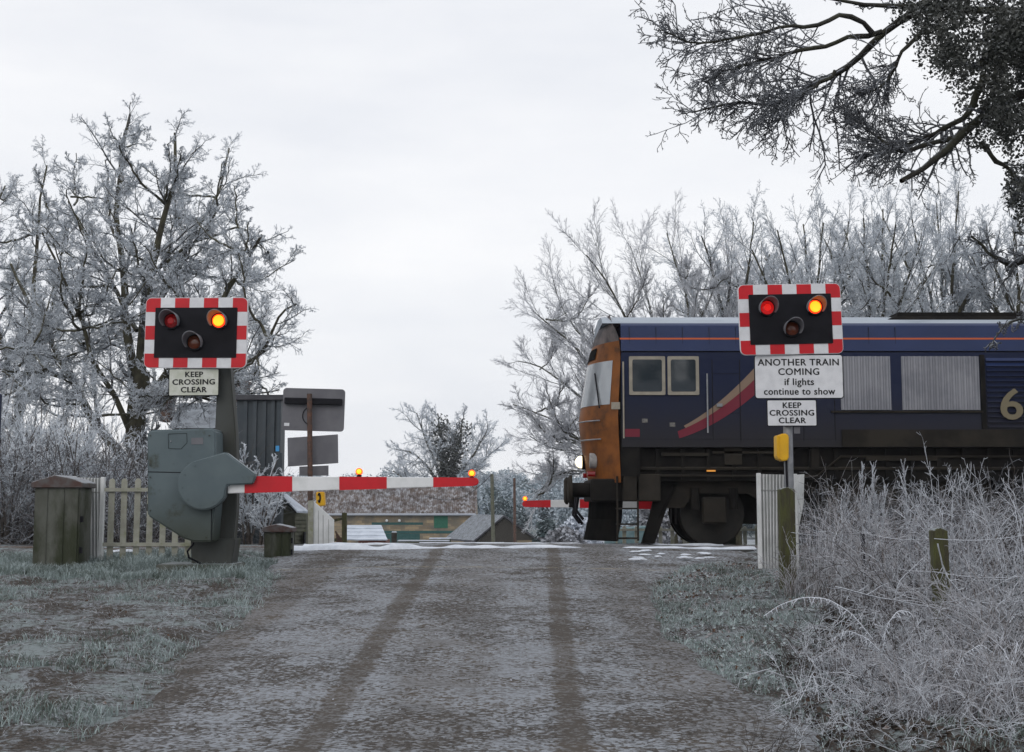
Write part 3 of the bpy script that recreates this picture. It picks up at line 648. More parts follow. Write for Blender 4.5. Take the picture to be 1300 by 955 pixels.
def twig_mass(name, label, n, xr, yr, hf, r, mats, ln=(.3, .8), up=.5, group=None, seg=4, jit=.25, s=3, zoff=0., cond=None, tip=None, br=1.):
    x = rng.uniform(*xr, n); y = rng.uniform(*yr, n)
    if cond is not None: m_ = cond(x, y); x, y = x[m_], y[m_]; n = len(x)
    n = int(n * br); x, y = x[:n], y[:n]
    H = hf(x, y); z = gz(x, y) + zoff + rng.random(n) * H * .75
    D = rng.normal(0, 1, (n, 3)) + [0, 0, up]
    p, rr_ = grow(np.stack([x, y, z], 1), D, rng.uniform(*ln, n), r * rng.uniform(.6, 1.4, n), seg, jit, -.02, .5)
    if tip is not None:
        top_ = (z - gz(x, y)) / np.maximum(H * .75, .01) + rng.normal(0, .2, n) + (vnoise(x, y, .7, 51) - .5) * 1.1 > tip; o_ = np.argsort(top_, kind='stable'); p, rr_ = p[o_], rr_[o_]; mi_split = int((~top_).sum())
    else: mi_split = int(n * .5)
    sets = [(p[:mi_split], rr_[:mi_split], 0, s), (p[mi_split:], rr_[mi_split:], 1, s)]
    if br < 1:
        for q_, m_ in ((slice(0, mi_split), 0), (slice(mi_split, None), 1)):
            a_, b_ = kids(p[q_], rr_[q_], 5, .15, 1., .4, 1.1, .42, .75, 3, jit * .8, -.03, rmin=r * .6, endr=.7, taper=.4); sets.append((a_, b_, m_, s))
            if m_: a_, b_ = kids(a_, b_, 3, .2, 1., .4, 1.2, .42, .9, 2, jit * .8, -.02, rmin=r * .55, endr=.7, taper=.4); sets.append((a_, b_, m_, s))
    return tag(plant_mesh(name, sets, mats), label, None, group, 'stuff')
twig_mass('thicket', 'grey brown frosted thicket behind the pale fence', 15000, (-15.5, -5.2), (22.5, 33), lambda x, y: 1.2 + .9 * vnoise(x, y, 1.5, 3) + .06 * (y - 22), .0055, [drystem, twig_dark], ln=(.5, 1.1), up=.9, seg=4)
# far wood on the hillside
treem = M('frosted_far_tree', (.2, .25, .28), (.36, .42, .47), ns=.35, frost=.8, fcol=(.5, .56, .62), fs=.8, fz=(-.1, .9))
treed = M('far_evergreen', (.05, .075, .08), (.12, .15, .16), ns=.4, frost=.5, fcol=(.4, .46, .5), fs=.8, fz=(.1, 1.))
hedge_m = M('rimed_hedge', (.14, .14, .15), (.3, .31, .34), ns=2, frost=.6, fcol=(.45, .48, .54), fs=4, fz=(.0, 1.))
def wood(n, xr, yr, hr, mat, name, label, per=260):
    cs = []; x = rng.uniform(*xr, n); y = rng.uniform(*yr, n)
    for i in range(n):
        h = rng.uniform(*hr); z0 = float(gz(x[i], y[i])); m_ = per
        th = rng.uniform(0, 6.28, m_); ph = np.arccos(rng.uniform(-.5, 1, m_)); rr_ = rng.uniform(.55, 1.05, m_) ** .6 * (1 + .25 * np.sin(3 * th + i) * np.sin(4 * ph))
        cs.append(np.stack([x[i] + h * .42 * rr_ * np.sin(ph) * np.cos(th), y[i] + h * .42 * rr_ * np.sin(ph) * np.sin(th), z0 + h * .45 + h * .5 * rr_ * np.cos(ph)], 1))
    c = np.concatenate(cs); V, Fq = leaves(c, 5, np.array([.4, .4, .4]), .2)
    tag(link(name, mesh_np(name, V, [Fq]), mat), label, None, None, 'stuff')
wood(320, (-75, 75), (165, 300), (4, 6.3), treem, 'woodland', 'hazy frosted woodland on the far hillside')
wood(34, (-40, 40), (150, 250), (3, 5.5), treed, 'evergreens', 'darker evergreens in the hillside wood')
def bush(name, label, u, v0, v1, wpx, Yv, mat, group=None, n=500, size=.08):
    x = PX(u, Yv); z0 = float(gz(x, Yv)); zt = PZ(v0, Yv); h = zt - z0; w_ = wpx / F * Yv / 2
    th = rng.uniform(0, 6.28, n); q = rng.uniform(0, 1, n) ** .5; zz = rng.uniform(0, 1, n)
    k_ = np.sqrt(np.clip(1 - zz ** 2.5, 0, 1)) * (.8 + .3 * np.sin(3 * th))
    c = np.stack([x + w_ * q * k_ * np.cos(th), Yv + w_ * .7 * q * k_ * np.sin(th), z0 + zz * h], 1)
    V, Fq = leaves(c, 6, np.array([1, 1, 1]) * size, size * .8)
    return tag(link(name, mesh_np(name, V, [Fq]), mat, loc=(x, Yv, z0)), label, 'bush', group)
bush('frosted_bush', 'low grey frosted bush left of the train nose, under the far barrier', 715, 676, 690, 75, 70, hedge_m, n=900, size=.16)
bush('frosted_bush', 'dark rounded bush right of the small dark barn', 694, 664, 690, 30, 80, treed, n=500, size=.16)
bush('frosted_bush', 'bright frosted bush beyond the low hedge, left of the train', 735, 660, 690, 60, 90, M('white_bush', (.4, .43, .5), (.6, .65, .72), ns=.8), n=600, size=.18)
bush('frosted_bush', 'rimed bush behind the gap under the train', 830, 640, 690, 60, 60, hedge_m, n=900, size=.14)
bush('frosted_bush', 'rimed bush behind the barn end beyond the barrier tip', 590, 604, 690, 50, 135, treem, n=900, size=.3)
# ------------------------------------------------------------------ text
def text_on(string, height, cx, cz, y, name, parent, mat, bold=.012, rot=None, sx=1.0, spacing=1.08):
    "upright lettering facing the camera, centred at cx, cz on the plane y"
    cu = bpy.data.curves.new(name, 'FONT'); cu.body = string; cu.size = height / .70; cu.align_x = 'CENTER'; cu.align_y = 'CENTER'
    cu.offset = 0; cu.extrude = .0008; cu.space_character = spacing; cu.resolution_u = 4
    o = bpy.data.objects.new(name, cu); col.objects.link(o); bpy.context.view_layer.update()
    me = bpy.data.meshes.new_from_object(o.evaluated_get(bpy.context.evaluated_depsgraph_get())); bpy.data.objects.remove(o)
    me.materials.clear()
    xs = [v.co.y for v in me.vertices]; mid = 0
    me.transform(Matrix.Translation((cx, y, cz)) @ (rot or Matrix.Identity(4)) @ Matrix.Diagonal((sx, 1, 1, 1)) @ Matrix.Rotation(R(90), 4, 'X') @ Matrix.Translation((0, -mid, 0)))
    if bold:
        bm = bmesh.new()
        for dx, dy in ((-bold, 0), (bold, 0), (0, bold * .6), (0, -bold * .6)):
            m2 = me.copy(); m2.transform(Matrix.Translation((dx * height, (dx + dy * 2) * .0004 / max(bold, 1e-6), dy * height))); bm.from_mesh(m2)
        bm.to_mesh(me); bm.free()
    return link(name, me, mat, parent)
def rrect(cx, cz, w_, h, r, n=5):
    pts = []
    for sx, sz, a0 in ((1, 1, 0), (-1, 1, 90), (-1, -1, 180), (1, -1, 270)):
        for i in range(n + 1):
            a = R(a0 + 90 * i / n); pts.append((cx + sx * (w_ / 2 - r) + r * math.cos(a), cz + sz * (h / 2 - r) + r * math.sin(a)))
    return pts
def disc(cx, cz, r, n=28): return [(cx + r * math.cos(2 * math.pi * i / n), cz + r * math.sin(2 * math.pi * i / n)) for i in range(n)]
def plate(name, pts, y0, y1, mat, parent, bev=0):
    mb = MB(); mb.poly3([(x, y0, z) for x, z in pts], (0, y1 - y0, 0))
    if bev: mb.bevel(bev, 2)
    return mb.build(name, mat, parent)

# ------------------------------------------------------------------ wig-wag heads
def wigwag(t, cx, cz, Yf, roll, lit, yaw=0., back=False, S=1.0):
    """striped backboard with three lamps. built at the origin, then rolled and set in place.  Front faces -y."""
    W, H, B = 1.215 * S, .825 * S, .115 * S
    T = Matrix.Translation((cx, Yf, cz)) @ Matrix.Rotation(yaw, 4, 'Z') @ Matrix.Rotation(roll, 4, 'Y')
    out = []
    def put(mb, name, mat, parent=t, smooth=False): mb.xf(T); return mb.build(name, mat, parent, smooth)
    mb = MB(); mb.poly3([(x, 0.0, z) for x, z in rrect(0, 0, W + .012, H + .012, .066)], (0, .03, 0)); bb = put(mb, 'backboard', signwhite if not back else signback)
    bb_front = -.004
    # white border sheet, then red blocks proud of it
    mb = MB(); mb.poly3([(x, -.003, z) for x, z in rrect(0, 0, W, H, .06)], (0, .0028, 0)); put(mb, 'white_border', signwhite, bb)
    mb = MB(); cw, chh = W / 7, H / 5
    def clip(x0, x1, z0, z1):
        pts = []
        for (x, z) in ((x0, z0), (x1, z0), (x1, z1), (x0, z1)):
            if abs(abs(x) - W / 2) < 1e-6 and abs(abs(z) - H / 2) < 1e-6:
                sx, sz = math.copysign(1, x), math.copysign(1, z); a = [(sx * (W / 2 - .06) + sx * .06 * math.cos(R(q)), sz * (H / 2 - .06) + sz * .06 * math.sin(R(q))) for q in (0, 22, 45, 68, 90)]
                if sx * sz < 0: a = a[::-1]
                pts += a
            else: pts.append((x, z))
        return pts
    for i in (0, 2, 4, 6):
        for sz in (1, -1):
            z0, z1 = sorted((sz * H / 2, sz * (H / 2 - B))); mb.poly3([(x, -.0055, z) for x, z in clip(-W / 2 + i * cw, -W / 2 + (i + 1) * cw, z0, z1)], (0, .0022, 0))
    for j in (2,):
        for sx in (1, -1):
            x0, x1 = sorted((sx * W / 2, sx * (W / 2 - B))); mb.poly3([(x, -.0055, z) for x, z in clip(x0, x1, -H / 2 + j * chh, -H / 2 + (j + 1) * chh)], (0, .0022, 0))
    for sx in (1, -1):                                      # corner blocks run down to the cell line
        for sz in (1, -1):
            x0, x1 = sorted((sx * W / 2, sx * (W / 2 - B))); z0, z1 = sorted((sz * (H / 2 - B), sz * (H / 2 - chh)));
            if z1 - z0 > .005: mb.poly3([(x, -.0055, z) for x, z in ((x0, z0), (x1, z0), (x1, z1), (x0, z1))], (0, .0022, 0))
    put(mb, 'red_block', redpaint, bb)
    mb = MB(); mb.poly3([(x, -.012, z) for x, z in rrect(0, 0, W - 2 * B, H - 2 * B, .008)], (0, .0085, 0)); pn = put(mb, 'black_panel', black, bb)
    rl = .082 * S
    for (lx, lz, kind) in ((-.285, .135, 'dim'), (.285, .135, 'lit'), (0, -.118, 'amber')):
        lx *= S; lz *= S
        g = MB(); g.tube([(lx, -.012, lz), (lx, -.05, lz)], [rl * 1.28, rl * 1.18], 28); hous = put(g, 'lamp_housing', black, t, True)
        g = MB(); seg = 20                                     # hood: open-bottomed visor
        for (rad_, th_) in ((rl * 1.2, .0),):
            rows = []
            for (yy, rr_) in ((-.05, rl * 1.2), (-.16, rl * 1.3)):
                pass
            outer = [[(lx + rl * 1.2 * math.cos(R(-35 + 250 * i / seg)), -.03, lz + rl * 1.2 * math.sin(R(-35 + 250 * i / seg))) for i in range(seg + 1)],
                     [(lx + rl * 1.36 * math.cos(R(-35 + 250 * i / seg)), -.03 - .23 * S * (.3 + .7 * math.sin(math.pi * i / seg)), lz + rl * 1.36 * math.sin(R(-35 + 250 * i / seg))) for i in range(seg + 1)]]
            inner = [[(lx + (x - lx) * .93, y, lz + (z - lz) * .93) for x, y, z in r_] for r_ in outer]
            g.grid([outer[0], outer[1], inner[1], inner[0]])
        put(g, 'hood', hood, hous, True)
        g = MB(); rings = []
        for q in range(6):
            a = q / 5 * math.pi / 2; rings.append([(lx + rl * math.cos(a) * math.cos(2 * math.pi * i / 24), -.048 - rl * .38 * math.sin(a), lz + rl * math.cos(a) * math.sin(2 * math.pi * i / 24)) for i in range(25)])
        g.grid(rings[:-1] + [[(lx, -.048 - rl * .38, lz)] * 25])
        bmesh.ops.remove_doubles(g.bm, verts=g.bm.verts, dist=1e-5)
        m_ = {'dim': lens_red if lit == 'bright' else lens_dim, 'lit': lens_halo, 'amber': lens_amber}[kind]
        ln = put(g, 'lens', m_, hous, True)
        if kind == 'lit':
            g = MB(); g.tube([(lx, -.07, lz), (lx, -.087, lz), (lx, -.094, lz)], [rl * .8, rl * .68, rl * .45], 24); put(g, 'glowing_core', lens_lit, ln, True)
        if kind == 'dim':
            g = MB(); g.tube([(lx, -.066, lz), (lx, -.083, lz)], [rl * .6, rl * .4], 20); put(g, 'glowing_core', lens_lit_red2 if lit == 'bright' else lens_mid, ln, True)
    return bb
def sign(t, name, lines, u0, u1, v0, v1, Y_, mat, hts, vs, border=True, roll=0., bold=.03, rad=.02, sxs=None, label=None, proud=.0):
    a, b = P(u0, v0, Y_), P(u1, v1, Y_); cx, cz = (a.x + b.x) / 2, (a.z + b.z) / 2; W, H = b.x - a.x, a.z - b.z
    T = Matrix.Translation((cx, 0, cz)) @ Matrix.Rotation(roll, 4, 'Y') @ Matrix.Translation((-cx, 0, -cz))
    mb = MB(); mb.poly3([(x, Y_, z) for x, z in rrect(cx, cz, W, H, rad)], (0, .012, 0)); mb.xf(T); s_ = mb.build(name, black if border else mat, t)
    if border:
        mb = MB(); mb.poly3([(x, Y_ - .003, z) for x, z in rrect(cx, cz, W - .022, H - .022, rad * .8)], (0, .0027, 0)); mb.xf(T); mb.build('sign_face', mat, s_)
    for i, (ln, h, v) in enumerate(zip(lines, hts, vs)):
        q = P(650, v, Y_); o = text_on(ln, h, cx, q.z, Y_ - .0045, 'lettering', s_, blackgloss, bold=bold, sx=(sxs[i] if sxs else 1.0)); o.data.transform(Matrix.Translation(world_off(s_)).inverted() @ T @ Matrix.Translation(world_off(s_)))
    if label: s_['label'] = label
    return s_
YB = 16.7
px = YB / F
# left light
tl = thing('crossing_light', P(270, 716, YB), 'striped crossing light above the grey barrier machine, on the left', 'traffic light')
c = P(250, 423.2, YB); wigwag(tl, c.x, c.z, YB - .05, R(.4), 'dim', yaw=R(-4))
sign(tl, 'sign_plate', ['KEEP', 'CROSSING', 'CLEAR'], 214.5, 278, 467.8, 503, YB - .02, signold, [.062, .062, .062], [475.8, 485.4, 495.2], bold=.06, rad=.012, roll=R(-.5), sxs=(1.05, 1.12, 1.1))
mb = MB(); mb.pix([(277, 462), (292, 462), (299, 545), (301, 600), (300, 650), (293, 716), (262, 716), (270, 640), (273, 545)], YB + .1, .2); mb.bevel(.012, 2); mb.build('post', poststeel, tl)
mb = MB(); mb.pix([(242, 684), (299, 684), (294, 716), (243, 716)], YB + .02, .36); mb.bevel(.01); mb.build('pedestal', poststeel, tl)
# concrete base
mb = MB(); a = P(202, 721, YB - .1); b = P(302, 716, YB); mb.box(a.x, b.x, YB - .25, YB + .5, a.z - .3, a.z + .045); mb.bevel(.012)
mb.build('base_slab', concrete, tl)
# barrier machine
tb = thing('barrier_machine', P(250, 716, YB), 'grey green barrier machine with its red and white boom lowered across the road', 'barrier')
YM = YB - .32
def sc_px(u, v): return (u, v)
cab = [(187, 549), (191, 546), (270, 543.5), (274, 547), (275, 620), (269.5, 688), (246, 688), (233, 684), (187.5, 655)]
mb = MB(); mb.pix(cab, YM, .42); mb.bevel(.018, 3); cabo = mb.build('cabinet', greysteel, tb, True)
mb = MB(); mb.pix([(187.5, 598.6), (262, 600), (262, 601), (187.5, 599.6)], YM - .003, .004); mb.build('panel_seam', black, cabo)
mb = MB(); mb.pix([(268.6, 630), (269.6, 630), (268.6, 686), (267.6, 686)], YM - .004, .004); mb.build('panel_seam', black, cabo)
mb = MB(); pts = [(214, 551), (237, 550), (237.5, 562), (230, 570), (214, 569.5)]; 
for a_, b_ in zip(pts, pts[1:] + pts[:1]): mb.tube([P(*a_, YM - .002), P(*b_, YM - .002)], .004, 5)
h_ = mb.build('hatch', M('hatch_edge', (.04, .055, .06)), cabo); mb = MB(); mb.ball(P(217, 560.5, YM - .004), .009, 8); mb.build('latch', galv, h_)
for u_, v_ in ((191, 553), (191, 590), (191, 606), (191, 648), (266, 553), (264, 592), (262, 682), (236, 680)):
    mb = MB(); c = P(u_, v_, YM); mb.tube([(c.x, YM - .012, c.z), (c.x, YM + .005, c.z)], .009, 6); mb.build('bolt', poststeel, cabo)
mb = MB(); mb.pix([(243, 556), (258, 555.6), (258, 564), (243, 564.4)], YM - .004, .004); mb.build('data_plate', signback, cabo)
for v_ in (575, 640): mb = MB(); mb.pix([(186, v_), (189.5, v_), (189.5, v_ + 9), (186, v_ + 9)], YM + .03, .06); mb.build('hinge', poststeel, cabo)
# pivot cover with its arm head
cpx, cpy, cr_ = 257, 615.5, 32.0
arc = [(cpx + cr_ * math.cos(R(a)), cpy + cr_ * math.sin(R(a))) for a in range(28, 242, 9)]
head = arc + [(245, 585), (284.5, 574.2), (288, 575), (325.5, 603), (321, 614.5), (289, 616), (287, 620)]
mb = MB(); mb.pix(head, YM - .15, .15); mb.bevel(.014, 3); mb.build('pivot_cover', greysteel, tb, True)
for a_ in range(20, 250, 38):
    mb = MB(); c = P(cpx + 26 * math.cos(R(a_)), cpy + 26 * math.sin(R(a_)), YM - .15); mb.tube([(c.x, c.y - .008, c.z), (c.x, c.y + .01, c.z)], .008, 6); mb.build('bolt', greysteel, tb)
# boom
def boom_piece(u0, u1, name, mat, parent, Yb, f, bands=None, dy=.06):
    pass
def boom(tb, edges, top, bot, Yb, sgn=1, cols=('w', 'r')):
    "edges: pixel columns of the colour changes; top/bot: functions giving the boom's edges at a pixel column"
    parts = []
    for i, (a_, b_) in enumerate(zip(edges, edges[1:])):
        mb = MB(); mb.pix([(a_, top(a_)), (b_, top(b_)), (b_, bot(b_)), (a_, bot(a_))], Yb, .07)
        mb.bevel(.006, 1); parts.append((mb, redpaint if cols[i % 2] == 'r' else whitepaint, cols[i % 2]))
    return parts
def lin(x0, y0, x1, y1): return lambda x: y0 + (y1 - y0) * (x - x0) / (x1 - x0)
tp, bt = lin(290, 604.5, 607, 606.6), lin(290, 626.5, 607, 616.6)
ed = [289, 310.5, 371, 430.8, 491, 550, 601]; YBm = YM - .08
mb = MB(); mb.pix([(289, tp(289)), (602, tp(602)), (602, bt(602)), (289, bt(289))], YBm, .065); mb.bevel(.006, 1); bm_ = mb.build('boom', whitepaint, tb)
for a_, b_ in ((310.5, 371), (430.8, 491), (550, 601.5)):
    mb = MB(); mb.pix([(a_, tp(a_) - .25), (b_, tp(b_) - .25), (b_, bt(b_) + .25), (a_, bt(a_) + .25)], YBm - .003, .071); mb.build('red_band', redpaint, bm_)
mb = MB(); c = P(602, 611.6, YBm); mb.poly3([(c.x + .052 * math.cos(R(q)), c.y - .003, c.z + .047 * math.sin(R(q))) for q in range(0, 360, 20)], (0, .07, 0)); mb.bevel(.008, 1); mb.build('tip', redpaint, bm_)
def boom_lamp(u, v, Yb, r, parent, vb):
    mb = MB(); mb.tube([P(u, vb + .5, Yb + .03), P(u, v + 3.2, Yb + .03)], [r * .8, r * .6], 10); st = mb.build('lamp_stand', black, parent)
    mb = MB(); c = P(u, v, Yb + .03); mb.tube([c - Vector((0, r * .5, 0)), c + Vector((0, r * .6, 0))], r * 1.12, 18); mb.bevel(.005, 1); hs = mb.build('lamp_housing', lens_orange, parent, True)
    mb = MB(); mb.tube([c - Vector((0, r * .5, 0)), c - Vector((0, r * .9, 0)), c - Vector((0, r * 1.02, 0))], [r * .8, r * .6, r * .3], 14); mb.build('glowing_core', lens_lit, hs, True)
boom_lamp(456, 598.8, YBm, .036, bm_, 605.5); boom_lamp(599, 601, YBm, .036, bm_, 606.6)
mb = MB(); mb.tube([P(256, 716, YM + .2), P(240, 708, YM - .05), P(238, 700, YM - .1), P(246, 690, YM + .1)], .012, 6); mb.build('cable', black, tb)

# right light
YRt = 16.7
tr_ = thing('crossing_light', P(1006, 716, YRt), 'striped crossing light with the ANOTHER TRAIN COMING sign, on the right', 'traffic light')
c = P(1002.5, 406, YRt); wigwag(tr_, c.x, c.z, YRt - .05, R(-1.4) * -1 * -1, 'bright', yaw=R(3))
sign(tr_, 'sign_plate', ['ANOTHER TRAIN', 'COMING', 'if lights', 'continue to show'], 957, 1071.5, 450, 506.5, YRt - .02, signwhite, [.078, .078, .08, .08], [460.5, 472.4, 485.2, 497.4], bold=.035, rad=.035, roll=R(-.2), sxs=(1.03, 1.03, .98, .95))
sign(tr_, 'sign_plate', ['KEEP', 'CROSSING', 'CLEAR'], 973, 1037.5, 507.3, 541.5, YRt - .02, signwhite, [.065, .065, .065], [515, 524.6, 534.2], bold=.05, rad=.015, roll=R(-.2), sxs=(1.05, 1.12, 1.1))
mb = MB(); c = P(1005.5, 716, YRt); mb.tube([(c.x, YRt + .07, c.z - .1), (c.x, YRt + .07, PZ(370, YRt))], .055, 16); mb.build('post', galv, tr_, True)
mb = MB(); c = P(1008, 545, YRt); mb.box(c.x, c.x + .07, YRt + .0, YRt + .012, c.z - .05, c.z + .03); mb.build('number_plate', signback, tr_)
# yellow telephone box on the post
tp_ = thing('telephone_box', P(994, 570, YRt), 'yellow emergency telephone box fixed to the right light post', 'telephone')
mb = MB(); mb.pix([(989, 553), (992, 550.5), (999.5, 550.5), (1001.5, 553), (1001.5, 583), (999, 585), (991, 585.5), (987.5, 582), (987, 558)], YRt - .06, .16); mb.bevel(.014, 3); mb.build('box', yellow, tp_, True)
mb = MB(); mb.pix([(986, 553), (989, 552), (989.4, 584), (986.4, 580)], YRt - .09, .2); mb.bevel(.008, 2); mb.build('cover', yellow, tp_, True)
mb = MB(); mb.tube([P(998, 585, YRt), P(998.5, 600, YRt), P(1000, 640, YRt)], .013, 6); mb.build('conduit', black, tp_)

# far light seen from behind
YF = 27.8
tf = thing('crossing_light', P(394, 690, YF), 'back of the far crossing light on a rusty pole, beyond the barrier boom', 'traffic light')
c = P(398, 520.3, YF)
T_ = Matrix.Translation(c) @ Matrix.Rotation(R(1.5), 4, 'Y')
mb = MB(); mb.poly3([(x, 0, z) for x, z in rrect(0, 0, 1.215, .83, .07)], (0, .03, 0)); mb.xf(T_); bb = mb.build('backboard', signback, tf)
mb = MB(); mb.poly3([(x, .03, z) for x, z in rrect(0, 0, 1.19, .81, .06)], (0, .003, 0)); mb.xf(T_); mb.build('white_border', signwhite, bb)
mb = MB(); mb.poly3([(-.56, -.12, .1), (.56, -.12, .1), (.56, -.12, .22), (-.56, -.12, .22)], (0, .115, 0)); mb.bevel(.01, 1); mb.xf(T_); mb.build('lamp_case', black, tf)
mb = MB(); mb.tube([T_ @ Vector((-.05 + .13 * math.cos(q) * 1.2, -.02, -.12 + .17 * math.sin(q))) for q in np.linspace(1.6, 4.7, 12)], .008, 5); mb.build('cable', black, tf)
mb = MB(); mb.poly3([(-.56, -.004, -.33), (-.46, -.004, -.33), (-.46, -.004, -.27), (-.56, -.004, -.27)], (0, .003, 0)); mb.xf(T_); mb.build('maker_plate', signwhite, bb)
mb = MB(); mb.pix([(365, 556), (429, 551.5), (429.5, 588), (365.5, 592.5)], YF, .02); mb.bevel(.006, 1); mb.build('sign_plate', signback, tf)
mb = MB(); mb.pix([(380, 592.5), (417, 591), (417, 604), (380, 604)], YF + .01, .02); mb.build('sign_plate', signback, tf)
mb = MB(); a, b = P(393, 500, YF - .17), P(394.5, 700, YF - .17); mb.tube([b, a], .05, 12); mb.build('post', rustpole, tf, True)
tp2 = thing('telephone_box', P(406, 633, YF), 'small yellow telephone box with black handset symbol under the boom', 'telephone')
mb = MB(); mb.pix([(401, 624.5), (411.5, 624.5), (412.5, 642), (404, 643), (401.5, 640)], YF - .3, .18); mb.bevel(.015, 2); pbx = mb.build('box', yellow, tp2, True)
mb = MB(); mb.tube([P(404 + 2.6 * math.cos(q), 632 + 5 * math.sin(q), YF - .31) for q in np.linspace(-1.5, 1.5, 8)], [.035, .03, .018, .016, .016, .018, .03, .035], 6); mb.build('handset_symbol', black, pbx)
# far barrier
tfb = thing('barrier_machine', P(880, 690, 27.6), 'far barrier with short red and white boom passing behind the train', 'barrier')
YQ = 27.4; tp, bt = lin(663, 636, 930, 629), lin(663, 643.5, 930, 648)
mb = MB(); mb.pix([(667, tp(667)), (930, tp(930)), (930, bt(930)), (667, bt(667))], YQ, .065); mb.bevel(.005, 1); b2 = mb.build('boom', whitepaint, tfb)
for a_, b_ in ((667, 699), (736, 772), (809, 845)):
    mb = MB(); mb.pix([(a_, tp(a_) - .2), (b_, tp(b_) - .2), (b_, bt(b_) + .2), (a_, bt(a_) + .2)], YQ - .003, .071); mb.build('red_band', redpaint, b2)
mb = MB(); c = P(667, 639.9, YQ); mb.poly3([(c.x + .06 * math.cos(R(q)), c.y - .003, c.z + .056 * math.sin(R(q))) for q in range(0, 360, 20)], (0, .071, 0)); mb.build('tip', redpaint, b2)
boom_lamp(666.5, 633, YQ, .04, b2, 637)
c = P(880, 690, 27.6); mb = MB(); mb.box(c.x, c.x + .8, 27.45, 27.9, .8, 1.95); mb.bevel(.03, 2); mb.build('cabinet', greysteel, tfb)
mb = MB(); mb.tube([(c.x + .05, 27.34, 1.75), (c.x + .05, 27.46, 1.75)], .28, 24); mb.build('pivot_cover', greysteel, tfb)

# ------------------------------------------------------------------ concrete cabinets
def cabinet(u0, u1, v0, v1, Yc, label):
    a, b = P(u0, v1, Yc), P(u1, v0, Yc); z0 = float(gz((a.x + b.x) / 2, Yc)) - .1; w_ = b.x - a.x; zt = b.z
    t = thing('concrete_cabinet', Vector(((a.x + b.x) / 2, Yc + w_ / 2, z0 + .1)), label, 'cabinet', 'mossy concrete lineside cabinets')
    mb = MB(); mb.box(a.x + w_ * .05, b.x - w_ * .07, Yc, Yc + w_ * .8, z0, zt - w_ * .14); mb.bevel(.02, 2); mb.build('body', concrete, t)
    for sx in (.3, .62):
        mb = MB(); mb.box(a.x + w_ * sx, a.x + w_ * (sx + .012), Yc - .012, Yc + .01, z0 + .12, zt - w_ * .2); mb.build('door_batten', concrete, t)
    zl = zt - w_ * .14
    mb = MB(); mb.poly3([(a.x, Yc - .04, zl - .03), (b.x, Yc - .04, zl - .03), (b.x, Yc - .04, zl + .03), (a.x + w_ * .8, Yc - .04, zl + w_ * .13), (a.x + w_ * .45, Yc - .04, zl + w_ * .2), (a.x, Yc - .04, zl + .04)], (0, w_ * .9, 0)); mb.bevel(.008, 1); lid = mb.build('lid', rust, t)
    for zz in (.62, .3):
        mb = MB(); q = z0 + (zl - z0) * zz; mb.box(b.x - w_ * .07 - .002, b.x - w_ * .02, Yc + .03, Yc + .08, q, q + .07); mb.build('hinge', black, t)
cabinet(37, 107, 607, 722, 17.2, 'large mossy concrete cabinet with peaked rusty lid in the left grass')
cabinet(333, 372, 667.5, 706, 19.2, 'small mossy concrete cabinet with rusty lid, right of the barrier machine')

# ------------------------------------------------------------------ ribbed white panels
seamm = M('dark_groove', (.2, .21, .21), (.28, .29, .29), ns=8)  # groove lines in a darker grey than the white sheet
def ribbed(name, label, top, bot, Yp, n, stiff, mat=whitepaint, Y2=None, post=None):
    "top/bot: two pixel points each, left to right"
    t = thing(name, P((bot[0][0] + bot[1][0]) / 2, bot[0][1], Yp), label, 'fence panel')
    Y2 = Y2 if Y2 is not None else Yp
    a, b = P(*top[0], Yp), P(*top[1], Y2); c, d = P(*bot[1], Y2), P(*bot[0], Yp)
    mb = MB(); N_ = n * 4; rows = [[], []]; back = [[], []]
    nrm = Vector((-(b.y - a.y), (b.x - a.x), 0)).normalized()
    for i in range(N_ + 1):
        f = i / N_; o = nrm * (-.012 if i % 4 in (1, 2) else .016)
        for r_, p, q in ((rows[0], a, b), (rows[1], d, c)): r_.append(p.lerp(q, f) + o)
        for r_, p, q in ((back[0], a, b), (back[1], d, c)): r_.append(p.lerp(q, f) + nrm * .03)
    mb.grid([rows[1], rows[0], back[0], back[1]]); sh_ = mb.build('ribbed_sheet', mat, t)
    mb = MB(); q0 = a.lerp(d, .17) + nrm * -.016; q1 = b.lerp(c, .17) + nrm * -.016; mb.tube([q0, q1], .007, 4); mb.build('seam', seamm, sh_)
    mb = MB()
    for i in range(n):
        f = (i + .02) / n; p0, p1 = a.lerp(b, f) - nrm * .0125, d.lerp(c, f) - nrm * .0125; mb.poly3([p0 - Vector((.0035, 0, 0)), p0 + Vector((.0035, 0, 0)), p1 + Vector((.0035, 0, 0)), p1 - Vector((.0035, 0, 0))], nrm * .02)
    tag(mb.build('groove', seamm, sh_), kind='stuff')
    for k_, (p, q) in enumerate(((a, d), (b, c))):
        mb = MB(); mb.box(p.x - .022, p.x + .022, p.y - .03, p.y + .05, q.z, p.z + .012); mb.bevel(.004, 1); mb.build('edge_post', mat, t)
    return t
ribbed('panel_fence', 'white ribbed steel panel standing right of the mossy concrete cabinet', ((94, 606), (131, 607)), ((94, 714), (131, 714)), 18.0, 9, False)
pr = ribbed('panel_fence', 'white ribbed steel panel below the right crossing light', ((963, 602), (1009, 603)), ((966, 722), (1007, 722)), 17.3, 11, True)
mb = MB(); mb.pix([(1008, 603), (1021, 602), (1020, 640), (1008, 700)], 17.45, .03); mb.build('side_wing', whitepaint, pr)
mb = MB(); a, b = P(1003, 628, 17.2), P(1018, 604, 17.2); mb.tube([a, b], .02, 4); mb.build('brace', whitepaint, pr)
